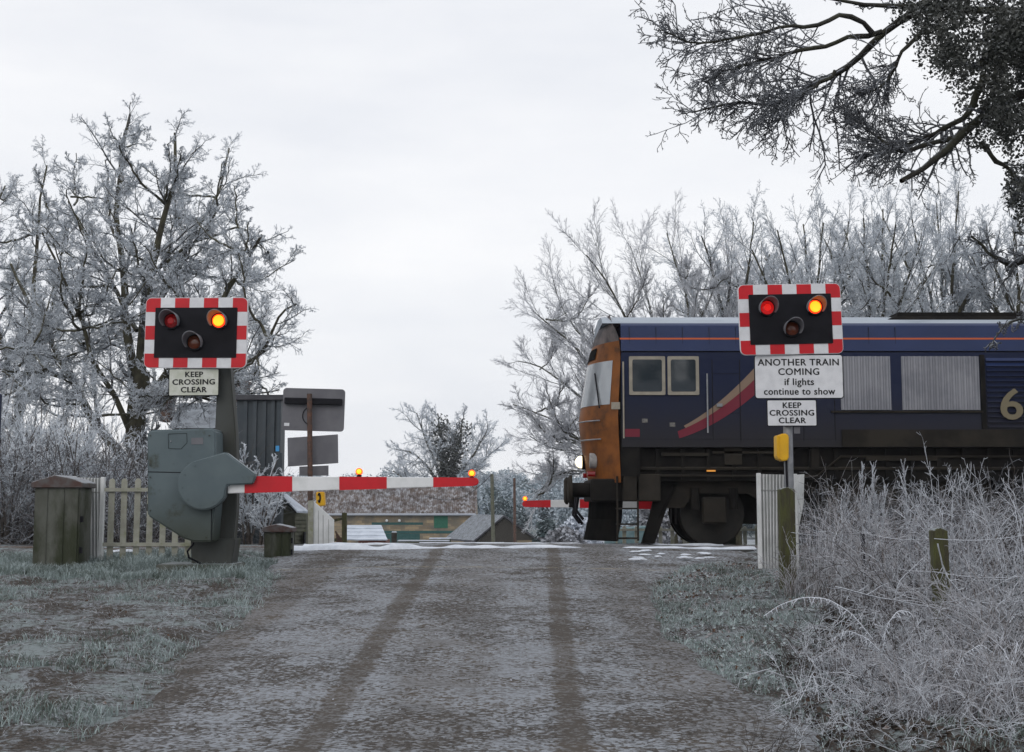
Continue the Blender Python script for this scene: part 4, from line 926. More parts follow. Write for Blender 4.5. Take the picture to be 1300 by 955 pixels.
# sloping white wing panel beyond the crossing
tw = thing('panel_fence', P(408, 700, 26.8), 'white panel with sloping top beyond the crossing, left of the stone barn', 'fence panel')
mb = MB(); mb.pix([(392, 637), (398, 636), (424, 660), (424, 701), (392, 701)], 26.8, .04); mb.build('panel', whitepaint, tw)
for u_ in (404, 410, 417): mb = MB(); mb.pix([(u_, 643 + (u_ - 398) * .85), (u_ + .5, 643.4 + (u_ - 398) * .85), (u_ + .5, 700), (u_, 700)], 26.79, .008); mb.build('joint', M('joint', (.3, .3, .3)), tw)
mb = MB(); mb.pix([(391, 636), (397.5, 635), (397.5, 702), (391, 702)], 26.74, .055); mb.build('edge_post', creampaint, tw)

# ------------------------------------------------------------------ palisade fences
def palisade(label, u0, u1, v_t, v_b, Yp, n, group=None, mat=creampaint):
    a, b = P(u0, v_t, Yp), P(u1, v_b, Yp); t = thing('picket_fence', Vector((a.x, Yp, b.z)), label, 'fence', group)
    H = a.z - b.z; wd = .075
    for i in range(n):
        x = a.x + (b.x - a.x) * (i + .5) / n
        mb = MB(); lean = rng.normal(0, .006); zt = a.z + rng.normal(0, .008)
        mb.poly3([(x - wd / 2, Yp, b.z - .1), (x + wd / 2, Yp, b.z - .1), (x + wd / 2 + lean, Yp, zt - .03), (x + wd * .25 + lean, Yp, zt), (x - wd * .25 + lean, Yp, zt), (x - wd / 2 + lean, Yp, zt - .03)], (0, .022, 0)); mb.bevel(.004, 1); mb.build('picket', mat, t)
    for f in (.2, .86):
        z = b.z + H * f; mb = MB(); mb.box(a.x, b.x, Yp - .035, Yp - .003, z - .025, z + .02); mb.build('rail', mat, t)
    return t
palisade('pale cream picket fence between the white ribbed panel and barrier machine', 134, 246, 607, 712, 17.9, 7)
palisade('cream picket fence beyond the tracks, seen under the train', 785, 1000, 668, 700, 28.6, 14)
# fence at the left, distant: dark blue post at the very edge
te = thing('sign_post', P(0, 720, 12), 'dark blue post cut off by the left edge', 'post')
c = P(-2, 500, 12); mb = MB(); mb.box(c.x - .03, c.x + .018, 12, 12.05, .5, c.z); mb.bevel(.006, 1); mb.build('post', M('navy_post', (.02, .03, .06)), te)

# ------------------------------------------------------------------ buildings left of centre
# blue grey hut
YH = 29.0
th = thing('equipment_hut', P(330, 700, YH), 'tall blue grey clad hut behind the barrier machine and crossing light post', 'hut')
a, b = P(300, 508, YH), P(354, 700, YH)
mb = MB(); mb.box(P(299, 600, YH).x, b.x, YH, YH + .5, b.z - .3, a.z); mb.build('wall', bluesteel, th)
for u_ in (310, 322, 334, 345, 353): mb = MB(); x = PX(u_, YH); mb.box(x - .04, x + .04, YH - .05, YH - .001, b.z - .3, a.z - .02); mb.build('rib', bluesteel, th)
mb = MB(); mb.box(P(297, 600, YH).x, b.x + .08, YH - .12, YH + .6, a.z, a.z + .1); mb.build('roof', slate, th)
mb = MB(); mb.pix([(350, 566), (354.5, 566), (354.5, 573), (350, 573)], YH - .06, .01); mb.build('notice', M('blue_notice', (.08, .35, .7)), th)
mb = MB(); mb.tube([P(356, 575, YH - .1), P(356.5, 640, YH - .1), P(354, 700, YH - .1)], .035, 8); mb.build('downpipe', bluesteel, th)
# brick house
YO = 44.0
to = thing('brick_house', P(290, 690, YO), 'old brick house with frosted slate roof and chimneys behind the hut', 'house')
a, b = P(222, 542, YO), P(352, 690, YO)
mb = MB(); mb.box(a.x, P(342, 542, YO).x, YO, YO + 2.4, -.5, a.z); mb.build('wall', housebrick, to)
r0, r1 = P(222, 542, YO), P(352, 542, YO); rz_ = PZ(514, YO + 2)
mb = MB(); mb.poly3([(a.x - .15, YO - .2, a.z - .05), (a.x - .15, YO + 1.2, rz_), (a.x - .15, YO + 2.6, a.z - .05)], (P(345, 542, YO).x - a.x, 0, 0)); rf = mb.build('roof', slate, to)
for (u0, u1, v0) in ((224, 236, 504), (308, 328, 490)):
    a_ = P(u0, v0, YO + 3); b_ = P(u1, v0, YO + 3); mb = MB(); mb.box(a_.x, b_.x, YO + .8, YO + 1.6, rz_ - .6, a_.z); mb.box(a_.x - .06, b_.x + .06, YO + .74, YO + 1.66, a_.z - .12, a_.z - .02); mb.build('chimney', housebrick, rf)
# dark shed far left
YD = 60
td = thing('dark_barn', P(130, 690, YD), 'dark roofed barn half hidden behind the left thicket', 'barn')
a, b = P(60, 625, YD), P(250, 690, YD); zr = PZ(566, YD + 3)
mb = MB(); mb.box(a.x, b.x, YD, YD + 8, -1.5, a.z); mb.build('wall', darkwood, td)
mb = MB(); mb.poly3([(a.x - .3, YD - .4, a.z - .1), (a.x + 2.6, YD + 4, zr), (b.x, YD + 4, zr), (b.x + .3, YD - .4, a.z - .1)], (0, .15, 0)); mb.build('roof', slate, td)
# timber shed beyond the tracks
YT = 30.0
ts = thing('timber_shed', P(372, 700, YT), 'small weathered timber shed with frosty metal roof left of the white sloping panel', 'shed')
a, b = P(352, 646, YT), P(389, 702, YT)
mb = MB(); mb.pix([(340, 640), (357, 634), (374, 650), (374, 703), (340, 703)], YT, 1.4); mb.build('wall', greywood, ts)
mb = MB(); mb.poly3([P(374.2, 651, YT), P(389, 652, YT + .4), P(389, 703, YT + .4), P(374.2, 703, YT)], (0, 1.0, 0)); mb.build('side_wall', greywood, ts)
for v_ in range(656, 702, 5): mb = MB(); mb.poly3([P(374.4, v_, YT - .012), P(389, v_, YT + .388), P(389, v_ + 4, YT + .37), P(374.4, v_ + 4, YT - .03)], (0, .01, 0)); mb.build('weatherboard', greywood, ts)
mb = MB(); A_, B_, C_, D_ = P(358, 627, YT - .1), P(363, 633, YT + 1.2), P(392, 653, YT + .5), P(378, 648, YT - .2)
mb.poly3([P(357, 629, YT - .15), P(364, 629, YT + 1.3), P(392, 651, YT + 1.3), P(377, 651, YT - .15)], (0, 0, .035)); mb.build('roof', roofsnow, ts)
mb = MB(); mb.box(P(384, 680, YT).x, P(386, 680, YT).x, YT + .1, YT + .3, .7, 1.1)
mb.build('bracket', black, ts)
# ------------------------------------------------------------------ stone barn
YS_ = 120.0; s_px = YS_ / F
tbn = thing('stone_barn', P(500, 700, YS_), 'long stone barn with frosted pantile roof and green openings beyond the crossing', 'barn')
L_, R_ = P(365, 653, YS_), P(604, 653, YS_); zb = -3.2
mb = MB(); mb.box(L_.x, R_.x - .1, YS_, YS_ + 8, zb, L_.z); mb.build('wall', stone, tbn)
zr = P(500, 618, YS_ + 4).z
xs = np.arange(L_.x - .2, R_.x + .05, .06); rows = 13; RXg, RRg = np.meshgrid(xs, np.arange(rows * 2 + 1) / (rows * 2.)); 
RYg = YS_ - .3 + RRg * 4.3; ridge = zr - .12 + .0 * RXg + .1 * vnoise(RXg, RRg * 2, 3, 5); RZg = (L_.z - .05) * (1 - RRg) + ridge * RRg + .075 * np.cos(RXg / .34 * 2 * math.pi) + np.where(np.arange(rows * 2 + 1)[:, None] % 2 == 0, .09, -.06)
RXg = RXg - RRg * .5 * (RXg > R_.x - 1) * 0
rf = link('roof', grid_mesh('roof', RXg, RYg, RZg, False), pantile, tbn)
mb = MB(); mb.poly3([(L_.x, YS_ + 4, L_.z - .1), (L_.x, YS_ + 4, zr - .15), (L_.x, YS_ + 8.2, L_.z - .1)], (R_.x - L_.x - .05, 0, 0)); mb.build('rear_roof', slate, tbn)
mb = MB(); mb.poly3([(R_.x - .12, YS_ + .02, L_.z - .12), (R_.x - .12, YS_ + 3.95, zr - .3), (R_.x - .12, YS_ + 7.9, L_.z - .12)], (.1, 0, 0)); mb.build('gable', stone, tbn)
mb = MB(); mb.tube([(L_.x, YS_ - .35, L_.z - .02), (R_.x, YS_ - .35, L_.z - .02)], .09, 6); mb.build('gutter', M('gutter', (.3, .32, .36), frost=.8), tbn)
mb = MB(); mb.tube([(R_.x - .15, YS_ - .1, L_.z - .05), (R_.x - .15, YS_ - .1, zb)], .07, 6); mb.build('downpipe', black, tbn)
def on_barn(name, u0, u1, v0, v1, mat, par=tbn, dy=-.04):
    mb = MB(); mb.pix([(u0, v0), (u1, v0), (u1, v1), (u0, v1)], YS_ + dy, -dy - .002); return mb.build(name, mat, par)
on_barn('shutter', 551, 568.5, 653.5, 670.5, greenp); on_barn('door', 487, 533, 677.5, 700, teal); on_barn('beam', 472, 537, 663.3, 666.3, teal); on_barn('beam', 487, 579, 673.8, 677.2, teal)
for u_, v_ in ((491, 661), (507, 661)): mb = MB(); mb.ball(P(u_, v_, YS_ - .15), .12, 8); mb.build('lamp', whitepaint, tbn)
# small dark gabled barn
YG = 100.0
tg = thing('dark_barn', P(645, 700, YG), 'small dark timber barn with pointed gable right of the stone barn', 'barn')
ap, le, re = P(640, 656.5, YG), P(607, 685, YG), P(680, 685, YG)
mb = MB(); mb.poly3([ap, re, Vector((re.x, re.y, -3.2)), Vector((le.x, le.y, -3.2)), le], (-1.2, 6, 0)); mb.build('wall', darkwood, tg)
for i in range(26):
    f = i / 25; x = le.x + (re.x - le.x) * (f * .98 + .01); zt = np.interp(x, [le.x, ap.x, re.x], [le.z, ap.z, re.z]) - .05
    mb = MB(); mb.box(x - .03, x + .03, YG - .04, YG - .002, zt - 1.6 if abs(zt - le.z) > .1 else le.z - .8, zt); mb.build('board', darkwood, tg)
mb = MB(); dv = Vector((-2.3, 6.3, 0)); off = Vector((0, -.25, 0)); th_ = Vector((0, 0, .12))
mb.poly3([ap + off + Vector((0, 0, .03)), le + off + Vector((-.3, 0, -.18)), le + off + Vector((-.3, 0, -.06)), ap + off + Vector((0, 0, .15))], dv)
mb.poly3([ap + off + Vector((.01, 0, .03)), re + off + Vector((.3, 0, -.18)), re + off + Vector((.3, 0, -.06)), ap + off + Vector((.01, 0, .15))], dv); mb.build('roof', slate, tg)
mb = MB(); mb.pix([(656, 686), (679, 686), (679, 700), (656, 700)], YG - .06, .055); mb.build('stone_plinth', stone, tg)
# poles
for (u, v0, Yp, lb, mt) in ((624, 602, 92, 'grey leaning telegraph pole left of the two behind the dark barn', greywood), (653, 607, 90, 'thin reddish pole standing behind the peak of the dark barn', rustpole)):
    a, b = P(u + (.5 if u == 624 else 0), v0, Yp), P(u + (3 if u == 624 else 1), 700, Yp); tpo = thing('telegraph_pole', Vector((b.x, Yp, -2.2)), lb, 'pole')
    mb = MB(); mb.tube([(b.x, Yp, -2.4), a], [.13 if u == 624 else .1, .11 if u == 624 else .08], 8); mb.build('pole', mt, tpo)
    if u == 624:
        mb = MB(); pts = [a.lerp(P(540, 630, 80), q) - Vector((0, 0, .8 * math.sin(math.pi * q))) for q in np.linspace(0, 1, 12)]; mb.tube(pts, .02, 4); mb.build('wire', black, tpo)
# brick lean-to with snowy roof
YE = 62.0
tle = thing('lean_to', P(470, 700, YE), 'low red brick lean-to with snow streaked roof in front of the stone barn', 'shed')
mb = MB(); mb.pix([(455, 686), (490, 686), (490, 704), (455, 704)], YE, 2.); mb.build('wall', brick, tle)
a, b, c, d = P(436, 687, YE - .15), P(492, 687, YE - .15), P(484, 668, YE + 2), P(441, 668, YE + 2)
rows = 4; mb = MB()
for i in range(rows):
    f0, f1 = i / rows, (i + 1) / rows + .03; mb.poly3([a.lerp(d, f0) + Vector((0, 0, .03 * (1))), b.lerp(c, f0) + Vector((0, 0, .03)), b.lerp(c, min(f1, 1)), a.lerp(d, min(f1, 1))], (0, 0, .05))
mb.build('roof', roofsnow, tle)
# timber fence bits, trough, timber stack
YV = 48.0
tfn = thing('timber_fence', P(436, 700, YV), 'mossy timber post and rail fence left of the lean-to roof', 'fence')
mb = MB(); mb.pix([(434, 651), (440, 651), (440, 703), (434, 703)], YV, .15); mb.build('post', mosswood, tfn)
for v_ in (659, 684): mb = MB(); mb.pix([(423, v_), (435, v_ - 2), (435, v_ + 1), (423, v_ + 4)], YV - .03, .05); mb.build('rail', mosswood, tfn)
tgp = thing('gate_post', P(500, 700, 44), 'dark round gate post in front of the teal barn door', 'post')
mb = MB(); a = P(500.5, 676, 44); mb.tube([(a.x, 44, .0 - .8), (a.x, 44, a.z)], .085, 12); mb.build('post', darkwood, tgp)
mb = MB(); mb.tube([(a.x, 44, a.z), (a.x, 44, a.z + .03)], [.088, .06], 12); mb.build('frost_cap', snow, tgp)
tst = thing('timber_stack', P(560, 700, 40), 'long low stack of snow topped timber just past the crossing', 'timber stack')
for (u0, u1, v0, v1, dy) in ((532, 640, 690.5, 697, 0), (505, 570, 687.5, 690.5, 1), (545, 572, 684.5, 687.5, 1.4)):
    a, b = P(u0, v0, 40 + dy), P(u1, v1, 40 + dy); mb = MB(); mb.box(a.x, b.x, 40 + dy, 40.4 + dy, b.z - .3, a.z); o_ = mb.build('baulk', mosswood, tst)
    mb = MB(); mb.box(a.x - .01, b.x + .01, 39.98 + dy, 40.42 + dy, a.z, a.z + .035); mb.bevel(.012, 2); mb.build('snow_cap', snow, o_)
thp = thing('pallet', P(462, 700, 36), 'upright pale frosted pallet beside the white sloping panel', 'pallet')
for i in range(4): mb = MB(); mb.pix([(452 + i * 4.5, 690), (454.5 + i * 4.5, 689), (454.5 + i * 4.5, 700), (452 + i * 4.5, 700)], 36, .03); mb.build('slat', signold, thp)
mb = MB(); mb.pix([(451, 692), (469, 691), (469, 693), (451, 694)], 36.035, .05); mb.build('bearer', signold, thp)
tsc = thing('hay_rake', P(430, 700, 34), 'curled rusty hay rake tines beside the white sloping panel', 'farm implement')
for i in range(6):
    mb = MB(); u0 = 424 + i * 2.4; mb.tube([P(u0 + 4 * math.sin(q * 2.6) - i, 700 - 26 * q + i * 2, 34 + .05 * i) for q in np.linspace(0, 1, 9)], .018, 5); mb.build('tine', rustpole, tsc)
sapling('arching frosted bramble in front of the small dark barn', PX(622, 45), 45, .75, 1.2, n0=12, rf=1.6, droop=.12, name='frosted_bramble', cat='bramble', dens=.5)
# grey container glimpsed beneath the train
tct = thing('lineside_box', P(805, 690, 33), 'teal lineside box glimpsed under the front of the train', 'box')
mb = MB(); mb.pix([(770, 672), (822, 668), (822, 700), (770, 700)], 33, .8); mb.bevel(.02, 1); mb.build('body', M('pale_teal', (.12, .2, .22), (.18, .26, .28)), tct)
mb = MB(); mb.pix([(782, 668), (784, 668), (784, 698), (782, 698)], 32.95, .045); mb.build('batten', creampaint, tct)

# ------------------------------------------------------------------ locomotive
YN_ = 23.35; YFR = 26.0; YC = (YN_ + YFR) / 2; HW = (YFR - YN_) / 2
def tz(v): return P(650, v, YN_).z
def tx(u): return (u - 650) / F * YN_ * 1.0
navy = M('navy_paint', (.005, .01, .036), (.006, .012, .042), ns=.8, rough=.45, spec=.2, dirt_shade=(1.5, 3.1, (.02, .018, .018)))  # lower body browned by grime, with dim light also painted into the colour
blue = M('blue_paint', (.007, .019, .075), (.01, .024, .09), ns=.8, rough=.4, spec=.35)
roofg = M('roof_grey', (.2, .235, .28), (.3, .34, .39), ns=1.2, rough=.6, stretch=(.5, 2, 1), frost=.5, fcol=(.45, .5, .56), fs=2.5)
orangep = M('orange_paint', (.42, .15, .035), (.27, .1, .03), ns=3, rough=.45, moss=(.12, .06, .03), mossr=(.55, .75), ms=3)
linem = M('orange_line', (.5, .1, .03), rough=.5)
under = M('underframe_black', (.006, .0055, .0055), (.014, .0125, .011), ns=3, rough=.8, spec=.12)
underb = M('underframe_brown', (.016, .014, .012), (.03, .026, .021), ns=2, rough=.85, spec=.12)
glass = M('window_glass', (.02, .028, .035), rough=.06, spec=.9)
wscreen = M('windscreen_glass', (.5, .53, .56), (.6, .63, .66), ns=1.5, rough=.12, spec=1., metal=.3)
framem = M('window_frame', (.3, .27, .22), (.24, .22, .18), ns=6, rough=.5)
tanm = M('tan_stripe', (.2, .14, .1), rough=.5); redst = M('maroon_stripe', (.14, .01, .025), rough=.5)
numm = M('cream_number', (.16, .135, .085), rough=.5)
gsteel = M('silver_panel', (.2, .205, .23), (.27, .275, .3), ns=2, rough=.45, metal=.3, dirt_shade=(1.7, 2.3, (.13, .13, .14)))
loco = thing('diesel_locomotive', Vector((12, YC, 1.055)), 'dark blue diesel locomotive with orange cab front crossing the road', 'locomotive')
X0, X1 = 1.80, 22.6
zs = [tz(v) for v in (563, 443)]
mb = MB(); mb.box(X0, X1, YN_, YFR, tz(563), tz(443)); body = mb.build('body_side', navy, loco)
prof = [(0, tz(441)), (.03, tz(407) - .02), (.1, tz(405)), (2.55, tz(405)), (2.62, tz(407) - .02), (2.65, tz(441))]
mb = MB(); mb.poly3([(X0, YN_ + a, z) for a, z in prof], (X1 - X0, 0, 0)); cant = mb.build('cantrail', blue, loco)
mb = MB(); mb.box(X0 + .03, X1 - .03, YN_ + .03, YFR - .03, tz(443), tz(441)); mb.build('gutter', black, loco)
mb = MB(); rows = []
for i, (a, z) in enumerate(((.1, tz(405)), (.2, tz(400)), (.5, tz(393.5)), (1.325, tz(390)), (2.15, tz(393.5)), (2.45, tz(400)), (2.55, tz(405)))): rows.append((a, z))
mb.poly3([(X0 - .3, YN_ + a, z) for a, z in rows], (X1 - X0 + .5, 0, 0)); roof = mb.build('roof', roofg, loco, True)
for u0, u1 in ((795, 925), (1150, 1400)): pass
zl = tz(425.4)
mb = MB(); mb.box(X0 - .02, X1, YN_ - .001 + .012, YN_ + .02, zl - .014, zl + .014); mb.build('orange_stripe', linem, cant)
xr0 = tx(1150)
mb = MB(); mb.poly3([(xr0 - .35, YN_ + .18, tz(404)), (xr0, YN_ + .32, tz(392)), (17, YN_ + .32, tz(392)), (17, YN_ + .18, tz(404))], (0, 2.3, 0)); mb.bevel(.03, 1); mb.build('roof_grille', under, loco)
mb = MB(); mb.box(xr0, 17, YN_ + .3, YFR - .3, tz(398), tz(389)); mb.build('exhaust_housing', under, loco)
# side windows with pale frames
for (u0, u1) in ((799, 845), (848, 888)):
    x0, x1, z0, z1 = tx(u0), tx(u1), tz(497), tz(448)
    mb = MB(); mb.poly3([(x, YN_ - .03, z) for x, z in rrect((x0 + x1) / 2, (z0 + z1) / 2, x1 - x0, z1 - z0, .02)], (0, .029, 0)); fr_ = mb.build('window_frame', framem, loco)
    bw = .055
    mb = MB(); mb.poly3([(x, YN_ - .034, z) for x, z in rrect((x0 + x1) / 2, (z0 + z1) / 2, x1 - x0 - 2 * bw, z1 - z0 - 2 * bw, .03)], (0, .0035, 0)); mb.build('pane', glass, fr_)
# doors, handrails on the side
for u_ in (905, 940, 1020, 1060):
    mb = MB(); x = tx(u_); mb.box(x - .006, x + .006, YN_ - .006, YN_ - .001, tz(555), tz(452)); mb.build('door_seam', black, body)
mb = MB(); mb.tube([(tx(898), YN_ - .04, tz(545)), (tx(898), YN_ - .05, tz(470))], .014, 6); mb.build('handrail', galv, loco)
mb = MB(); mb.pix([(776, 506), (787, 506), (787, 515), (776, 515)], YN_ - .015, .01); mb.build('works_plate', framem, body)
for v_ in (470, 520, 553): mb = MB(); mb.box(X0 + .1, tx(1060), YN_ - .0035, YN_ - .0005, tz(v_) - .003, tz(v_) + .003) if v_ == 553 else mb.box(tx(905), tx(940), YN_ - .0035, YN_ - .0005, tz(v_) - .003, tz(v_) + .003); mb.build('panel_seam', black, body)
mb = MB(); mb.box(tx(910), tx(917), YN_ - .04, YN_ - .001, tz(512), tz(508)); mb.build('door_handle', galv, loco)
for u_, v_ in ((815, 527), (850, 532), (1030, 530)): mb = MB(); mb.box(tx(u_), tx(u_ + 7), YN_ - .004, YN_ - .001, tz(v_ + 5), tz(v_)); mb.build('data_label', M('data_label', (.2, .19, .17), (.1, .1, .1), ns=30), body)
for i in range(11): mb = MB(); x = tx(800 + i * 34); mb.box(x - .002, x + .002, YN_ + .008, YN_ + .03, tz(440), tz(411)); mb.build('roof_seam', black, cant)
# swoosh
def swoosh(name, mat, pts, off):
    mb = MB(); up = [(tx(u), tz(v)) for u, v in pts[0]]; lo = [(tx(u), tz(v)) for u, v in pts[1]]
    mb.grid([[(x, YN_ - off, z) for x, z in up], [(x, YN_ - off, z) for x, z in lo]])
    bmesh.ops.solidify(mb.bm, geom=mb.bm.faces[:], thickness=-.002) if False else None
    mb.build(name, mat, body)
cv = lambda pts, n=14: [tuple(np.array([np.interp(t, np.linspace(0, 1, len(pts)), [p[k_] for p in pts]) for k_ in (0, 1)])) for t in np.linspace(0, 1, n)]
def bez(p0, p1, p2, n=16): return [((1 - t) ** 2 * p0[0] + 2 * t * (1 - t) * p1[0] + t * t * p2[0], (1 - t) ** 2 * p0[1] + 2 * t * (1 - t) * p1[1] + t * t * p2[1]) for t in np.linspace(0, 1, n)]
swoosh('tan_sweep', tanm, (bez((868, 536), (918, 510), (975, 445)), bez((872, 541), (925, 516), (987, 448))), .003)
swoosh('maroon_sweep', redst, (bez((860, 543), (925, 518), (988, 447)), bez((862, 552), (935, 530), (1010, 447))), .0045)
mb = MB(); mb.box(X0 + .02, tx(812), YN_ - .003, YN_ - .001, tz(550), tz(540)); mb.build('maroon_band', redst, body)
# silver corrugated panels
for (u0, u1) in ((1068, 1132), (1146, 1245)):
    x0, x1 = tx(u0), tx(u1); n = int((x1 - x0) / .09); rowt, rowb = [], []
    for i in range(n * 4 + 1): x = x0 + (x1 - x0) * i / (n * 4); o = -.035 if i % 4 in (1, 2) else -.008; rowt.append((x, YN_ + o, tz(448))); rowb.append((x, YN_ + o, tz(516)))
    mb = MB(); mb.grid([rowb, rowt, [(p[0], YN_ - .001, p[2]) for p in rowt]]); mb.build('corrugated_panel', gsteel, loco)
mb = MB(); mb.box(tx(1055), tx(1248), YN_ - .04, YN_ - .001, tz(519.5), tz(517)); mb.build('panel_sill', underb, loco)
mb = MB(); mb.box(tx(1068), 21, YN_ - .05, YN_ - .001, tz(563), tz(541)); mb.build('solebar', underb, loco)
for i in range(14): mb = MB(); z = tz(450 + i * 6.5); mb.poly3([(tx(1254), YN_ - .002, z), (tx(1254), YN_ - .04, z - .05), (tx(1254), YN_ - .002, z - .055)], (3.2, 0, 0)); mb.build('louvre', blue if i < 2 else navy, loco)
mb = MB(); mb.box(tx(1246), tx(1252), YN_ - .03, YN_ - .001, tz(540), tz(446)); mb.build('pillar', under, loco)
text_on('66', .5, tx(1262) + .48, tz(511), YN_ - .055, 'number', body, numm, bold=.03, sx=1.15, spacing=1.0)
# cab front
rowsF = [(tz(608), 1.33, 1.78), (tz(585), 1.26, 1.77), (tz(545), 1.18, 1.75), (tz(522), 1.16, 1.74), (tz(510), 1.19, 1.75), (tz(450), 1.32, 1.79), (tz(432), 1.38, 1.78), (tz(418), 1.42, 1.74), (tz(405), 1.5, 1.66), (tz(392), 1.6, 1.64)]
def fx(z, t):
    zz = [r_[0] for r_ in rowsF]; xc = np.interp(z, zz, [r_[1] for r_ in rowsF]); xs = np.interp(z, zz, [r_[2] for r_ in rowsF]); return xc + (xs - xc) * abs(t) ** 2.4
def fy(z, t): return YC + t * HW * np.interp(z, [4.6, 4.9], [1, .8])
def front_patch(name, z0, z1, t0, t1, mat, off=0., nz=6, nt_=16, par=loco, thick=.02):
    mb = MB(); A_ = [[(fx(z, t) - off, fy(z, t), z) for t in np.linspace(t0, t1, nt_)] for z in np.linspace(z0, z1, nz)]
    mb.grid(A_); bmesh.ops.solidify(mb.bm, geom=mb.bm.faces[:], thickness=thick); return mb.build(name, mat, par, True)
front = front_patch('cab_front', tz(608), tz(428), -1, 1, orangep, 0, 16, 24)
front_patch('cab_brow', tz(428), tz(392), -1, 1, M('cab_brow_grey', (.11, .1, .11), (.3, .26, .25), ns=3, rough=.6), 0, 6, 20)
for t0, t1 in ((-.9, -.07), (.07, .9)): front_patch('windscreen', tz(508), tz(452), t0, t1, wscreen, .012, 5, 10, front, .01)
front_patch('destination_panel', tz(447), tz(432), -.5, .5, under, .012, 3, 8, front, .01)
for t_, s_ in ((-.78, .3), (.75, -.3)):
    za, zb_ = tz(512), tz(466); mb = MB(); mb.tube([(fx(za, t_) - .04, fy(za, t_), za), (fx(zb_, t_ + s_ * .6) - .035, fy(zb_, t_ + s_ * .6), zb_)], .012, 5); mb.build('wiper', black, front)
for z_ in (528, 552): z = tz(z_); mb = MB(); mb.tube([(fx(z, t) - .05, fy(z, t), z) for t in np.linspace(-.8, -.3, 6)], .012, 6); mb.build('grab_rail', galv, front)
mb = MB(); mb.tube([(1.83, YN_ - .05, tz(552)), (1.83, YN_ - .05, tz(455))], .014, 6); mb.build('grab_rail', framem, loco)
for y_ in (YC - .75, YC + .75):
    z = tz(596); mb = MB(); mb.tube([(fx(z, 0) + .1, y_, z), (fx(z, 0) - .03, y_, z)], .045, 12); mb.build('tail_lamp', lens_dim, front)
mb = MB(); mb.tube([(X0 + .3, YN_ + .12, tz(590)), (9, YN_ + .12, tz(590))], .03, 6); mb.build('brake_pipe', underb, loco)
mb = MB(); mb.tube([(X0 + .5, YN_ + .1, tz(599)), (5, YN_ + .1, tz(600)), (5.4, YN_ + .1, tz(575)), (9, YN_ + .1, tz(575))], .02, 6); mb.build('conduit', underb, loco)
for i in range(16): mb = MB(); x = tx(800) + i * .42; mb.box(x, x + .06, YN_ + .1, YN_ + .16, tz(604), tz(565)); mb.build('bracket', under, loco)
# roof side of cab, body shell closing piece between front and side
mb = MB(); mb.box(X0 - .02, X0 + .3, YN_ + .02, YFR - .02, tz(600), tz(443)); mb.build('cab_sill', under, loco)
for s_, z_ in ((-.55, 579), (.55, 579)):
    z = tz(z_); x = fx(z, s_); y = fy(z, s_); mb = MB(); mb.tube([(x + .05, y, z), (x - .07, y, z)], .13, 18); mb.bevel(.01, 1); hc = mb.build('lamp_cluster', M('lamp_cluster', (.35, .33, .32), (.2, .2, .2)), loco, True)
hz_ = tz(579); mb = MB(); xq = fx(hz_, 0); mb.tube([(xq + .05, YC, hz_), (xq - .04, YC, hz_)], .13, 18); hh = mb.build('headlight', under, loco, True)
mb = MB(); mb.ball((xq - .05, YC, hz_), .105, 16); mb.build('lens', M('headlight_lens', (1, .9, .7), emit=(1, .82, .5), es=2.2), hh, True)
# buffers, beam, plough, steps, hoses
mb = MB(); mb.box(1.3, 1.85, YN_ + .12, YFR - .12, tz(632), tz(603)); mb.bevel(.02, 1); mb.build('buffer_beam', under, loco)
for y in (YN_ + .46, YFR - .46):
    z = tz(617); mb = MB(); mb.tube([(1.35, y, z), (1.0, y, z)], .12, 18); bf = mb.build('buffer', under, loco, True)
    mb = MB(); mb.tube([(1.0, y, z), (.96, y, z), (.93, y, z)], [.24, .24, .2], 24); mb.build('buffer_head', underb, bf, True)
mb = MB()
rows = []
for z, dx in ((tz(630), .12), (tz(655), .1), (tz(683), .02)):
    rows.append([(1.25 + dx + .5 * abs(t) ** 1.5 - .05, YC + t * 1.2, z) for t in np.linspace(-1, 1, 14)])
mb.grid(rows); bmesh.ops.solidify(mb.bm, geom=mb.bm.faces[:], thickness=.03); mb.build('snow_plough', under, loco)
for y, dz in ((YC - .35, 0), (YC + .3, .04), (YC - .6, .08), (YC + .7, 0)): mb = MB(); mb.tube([(1.3, y, tz(612)), (1.12, y, tz(625)), (1.08, y, tz(650) + dz), (1.2, y, tz(662) + dz)], .025, 7); mb.build('air_hose', black, loco)
mb = MB(); mb.tube([(1.3, YC, tz(615)), (1.05, YC, tz(618)), (1.02, YC, tz(640))], .045, 8); mb.build('coupling', under, loco)
for k_, (v_) in enumerate((640, 660, 678)):
    mb = MB(); mb.box(tx(782), tx(810), YN_ + .02, YN_ + .3, tz(v_ + 2), tz(v_)); mb.build('step', underb, loco)
for u_ in (783, 809): mb = MB(); mb.box(tx(u_) - .015, tx(u_) + .015, YN_ + .03, YN_ + .06, tz(682), tz(600)); mb.build('step_bracket', underb, loco)
mb = MB(); mb.box(tx(790), tx(838), YN_ + .03, YN_ + .5, tz(632), tz(597)); mb.bevel(.02, 1); mb.build('sand_box', underb, loco)
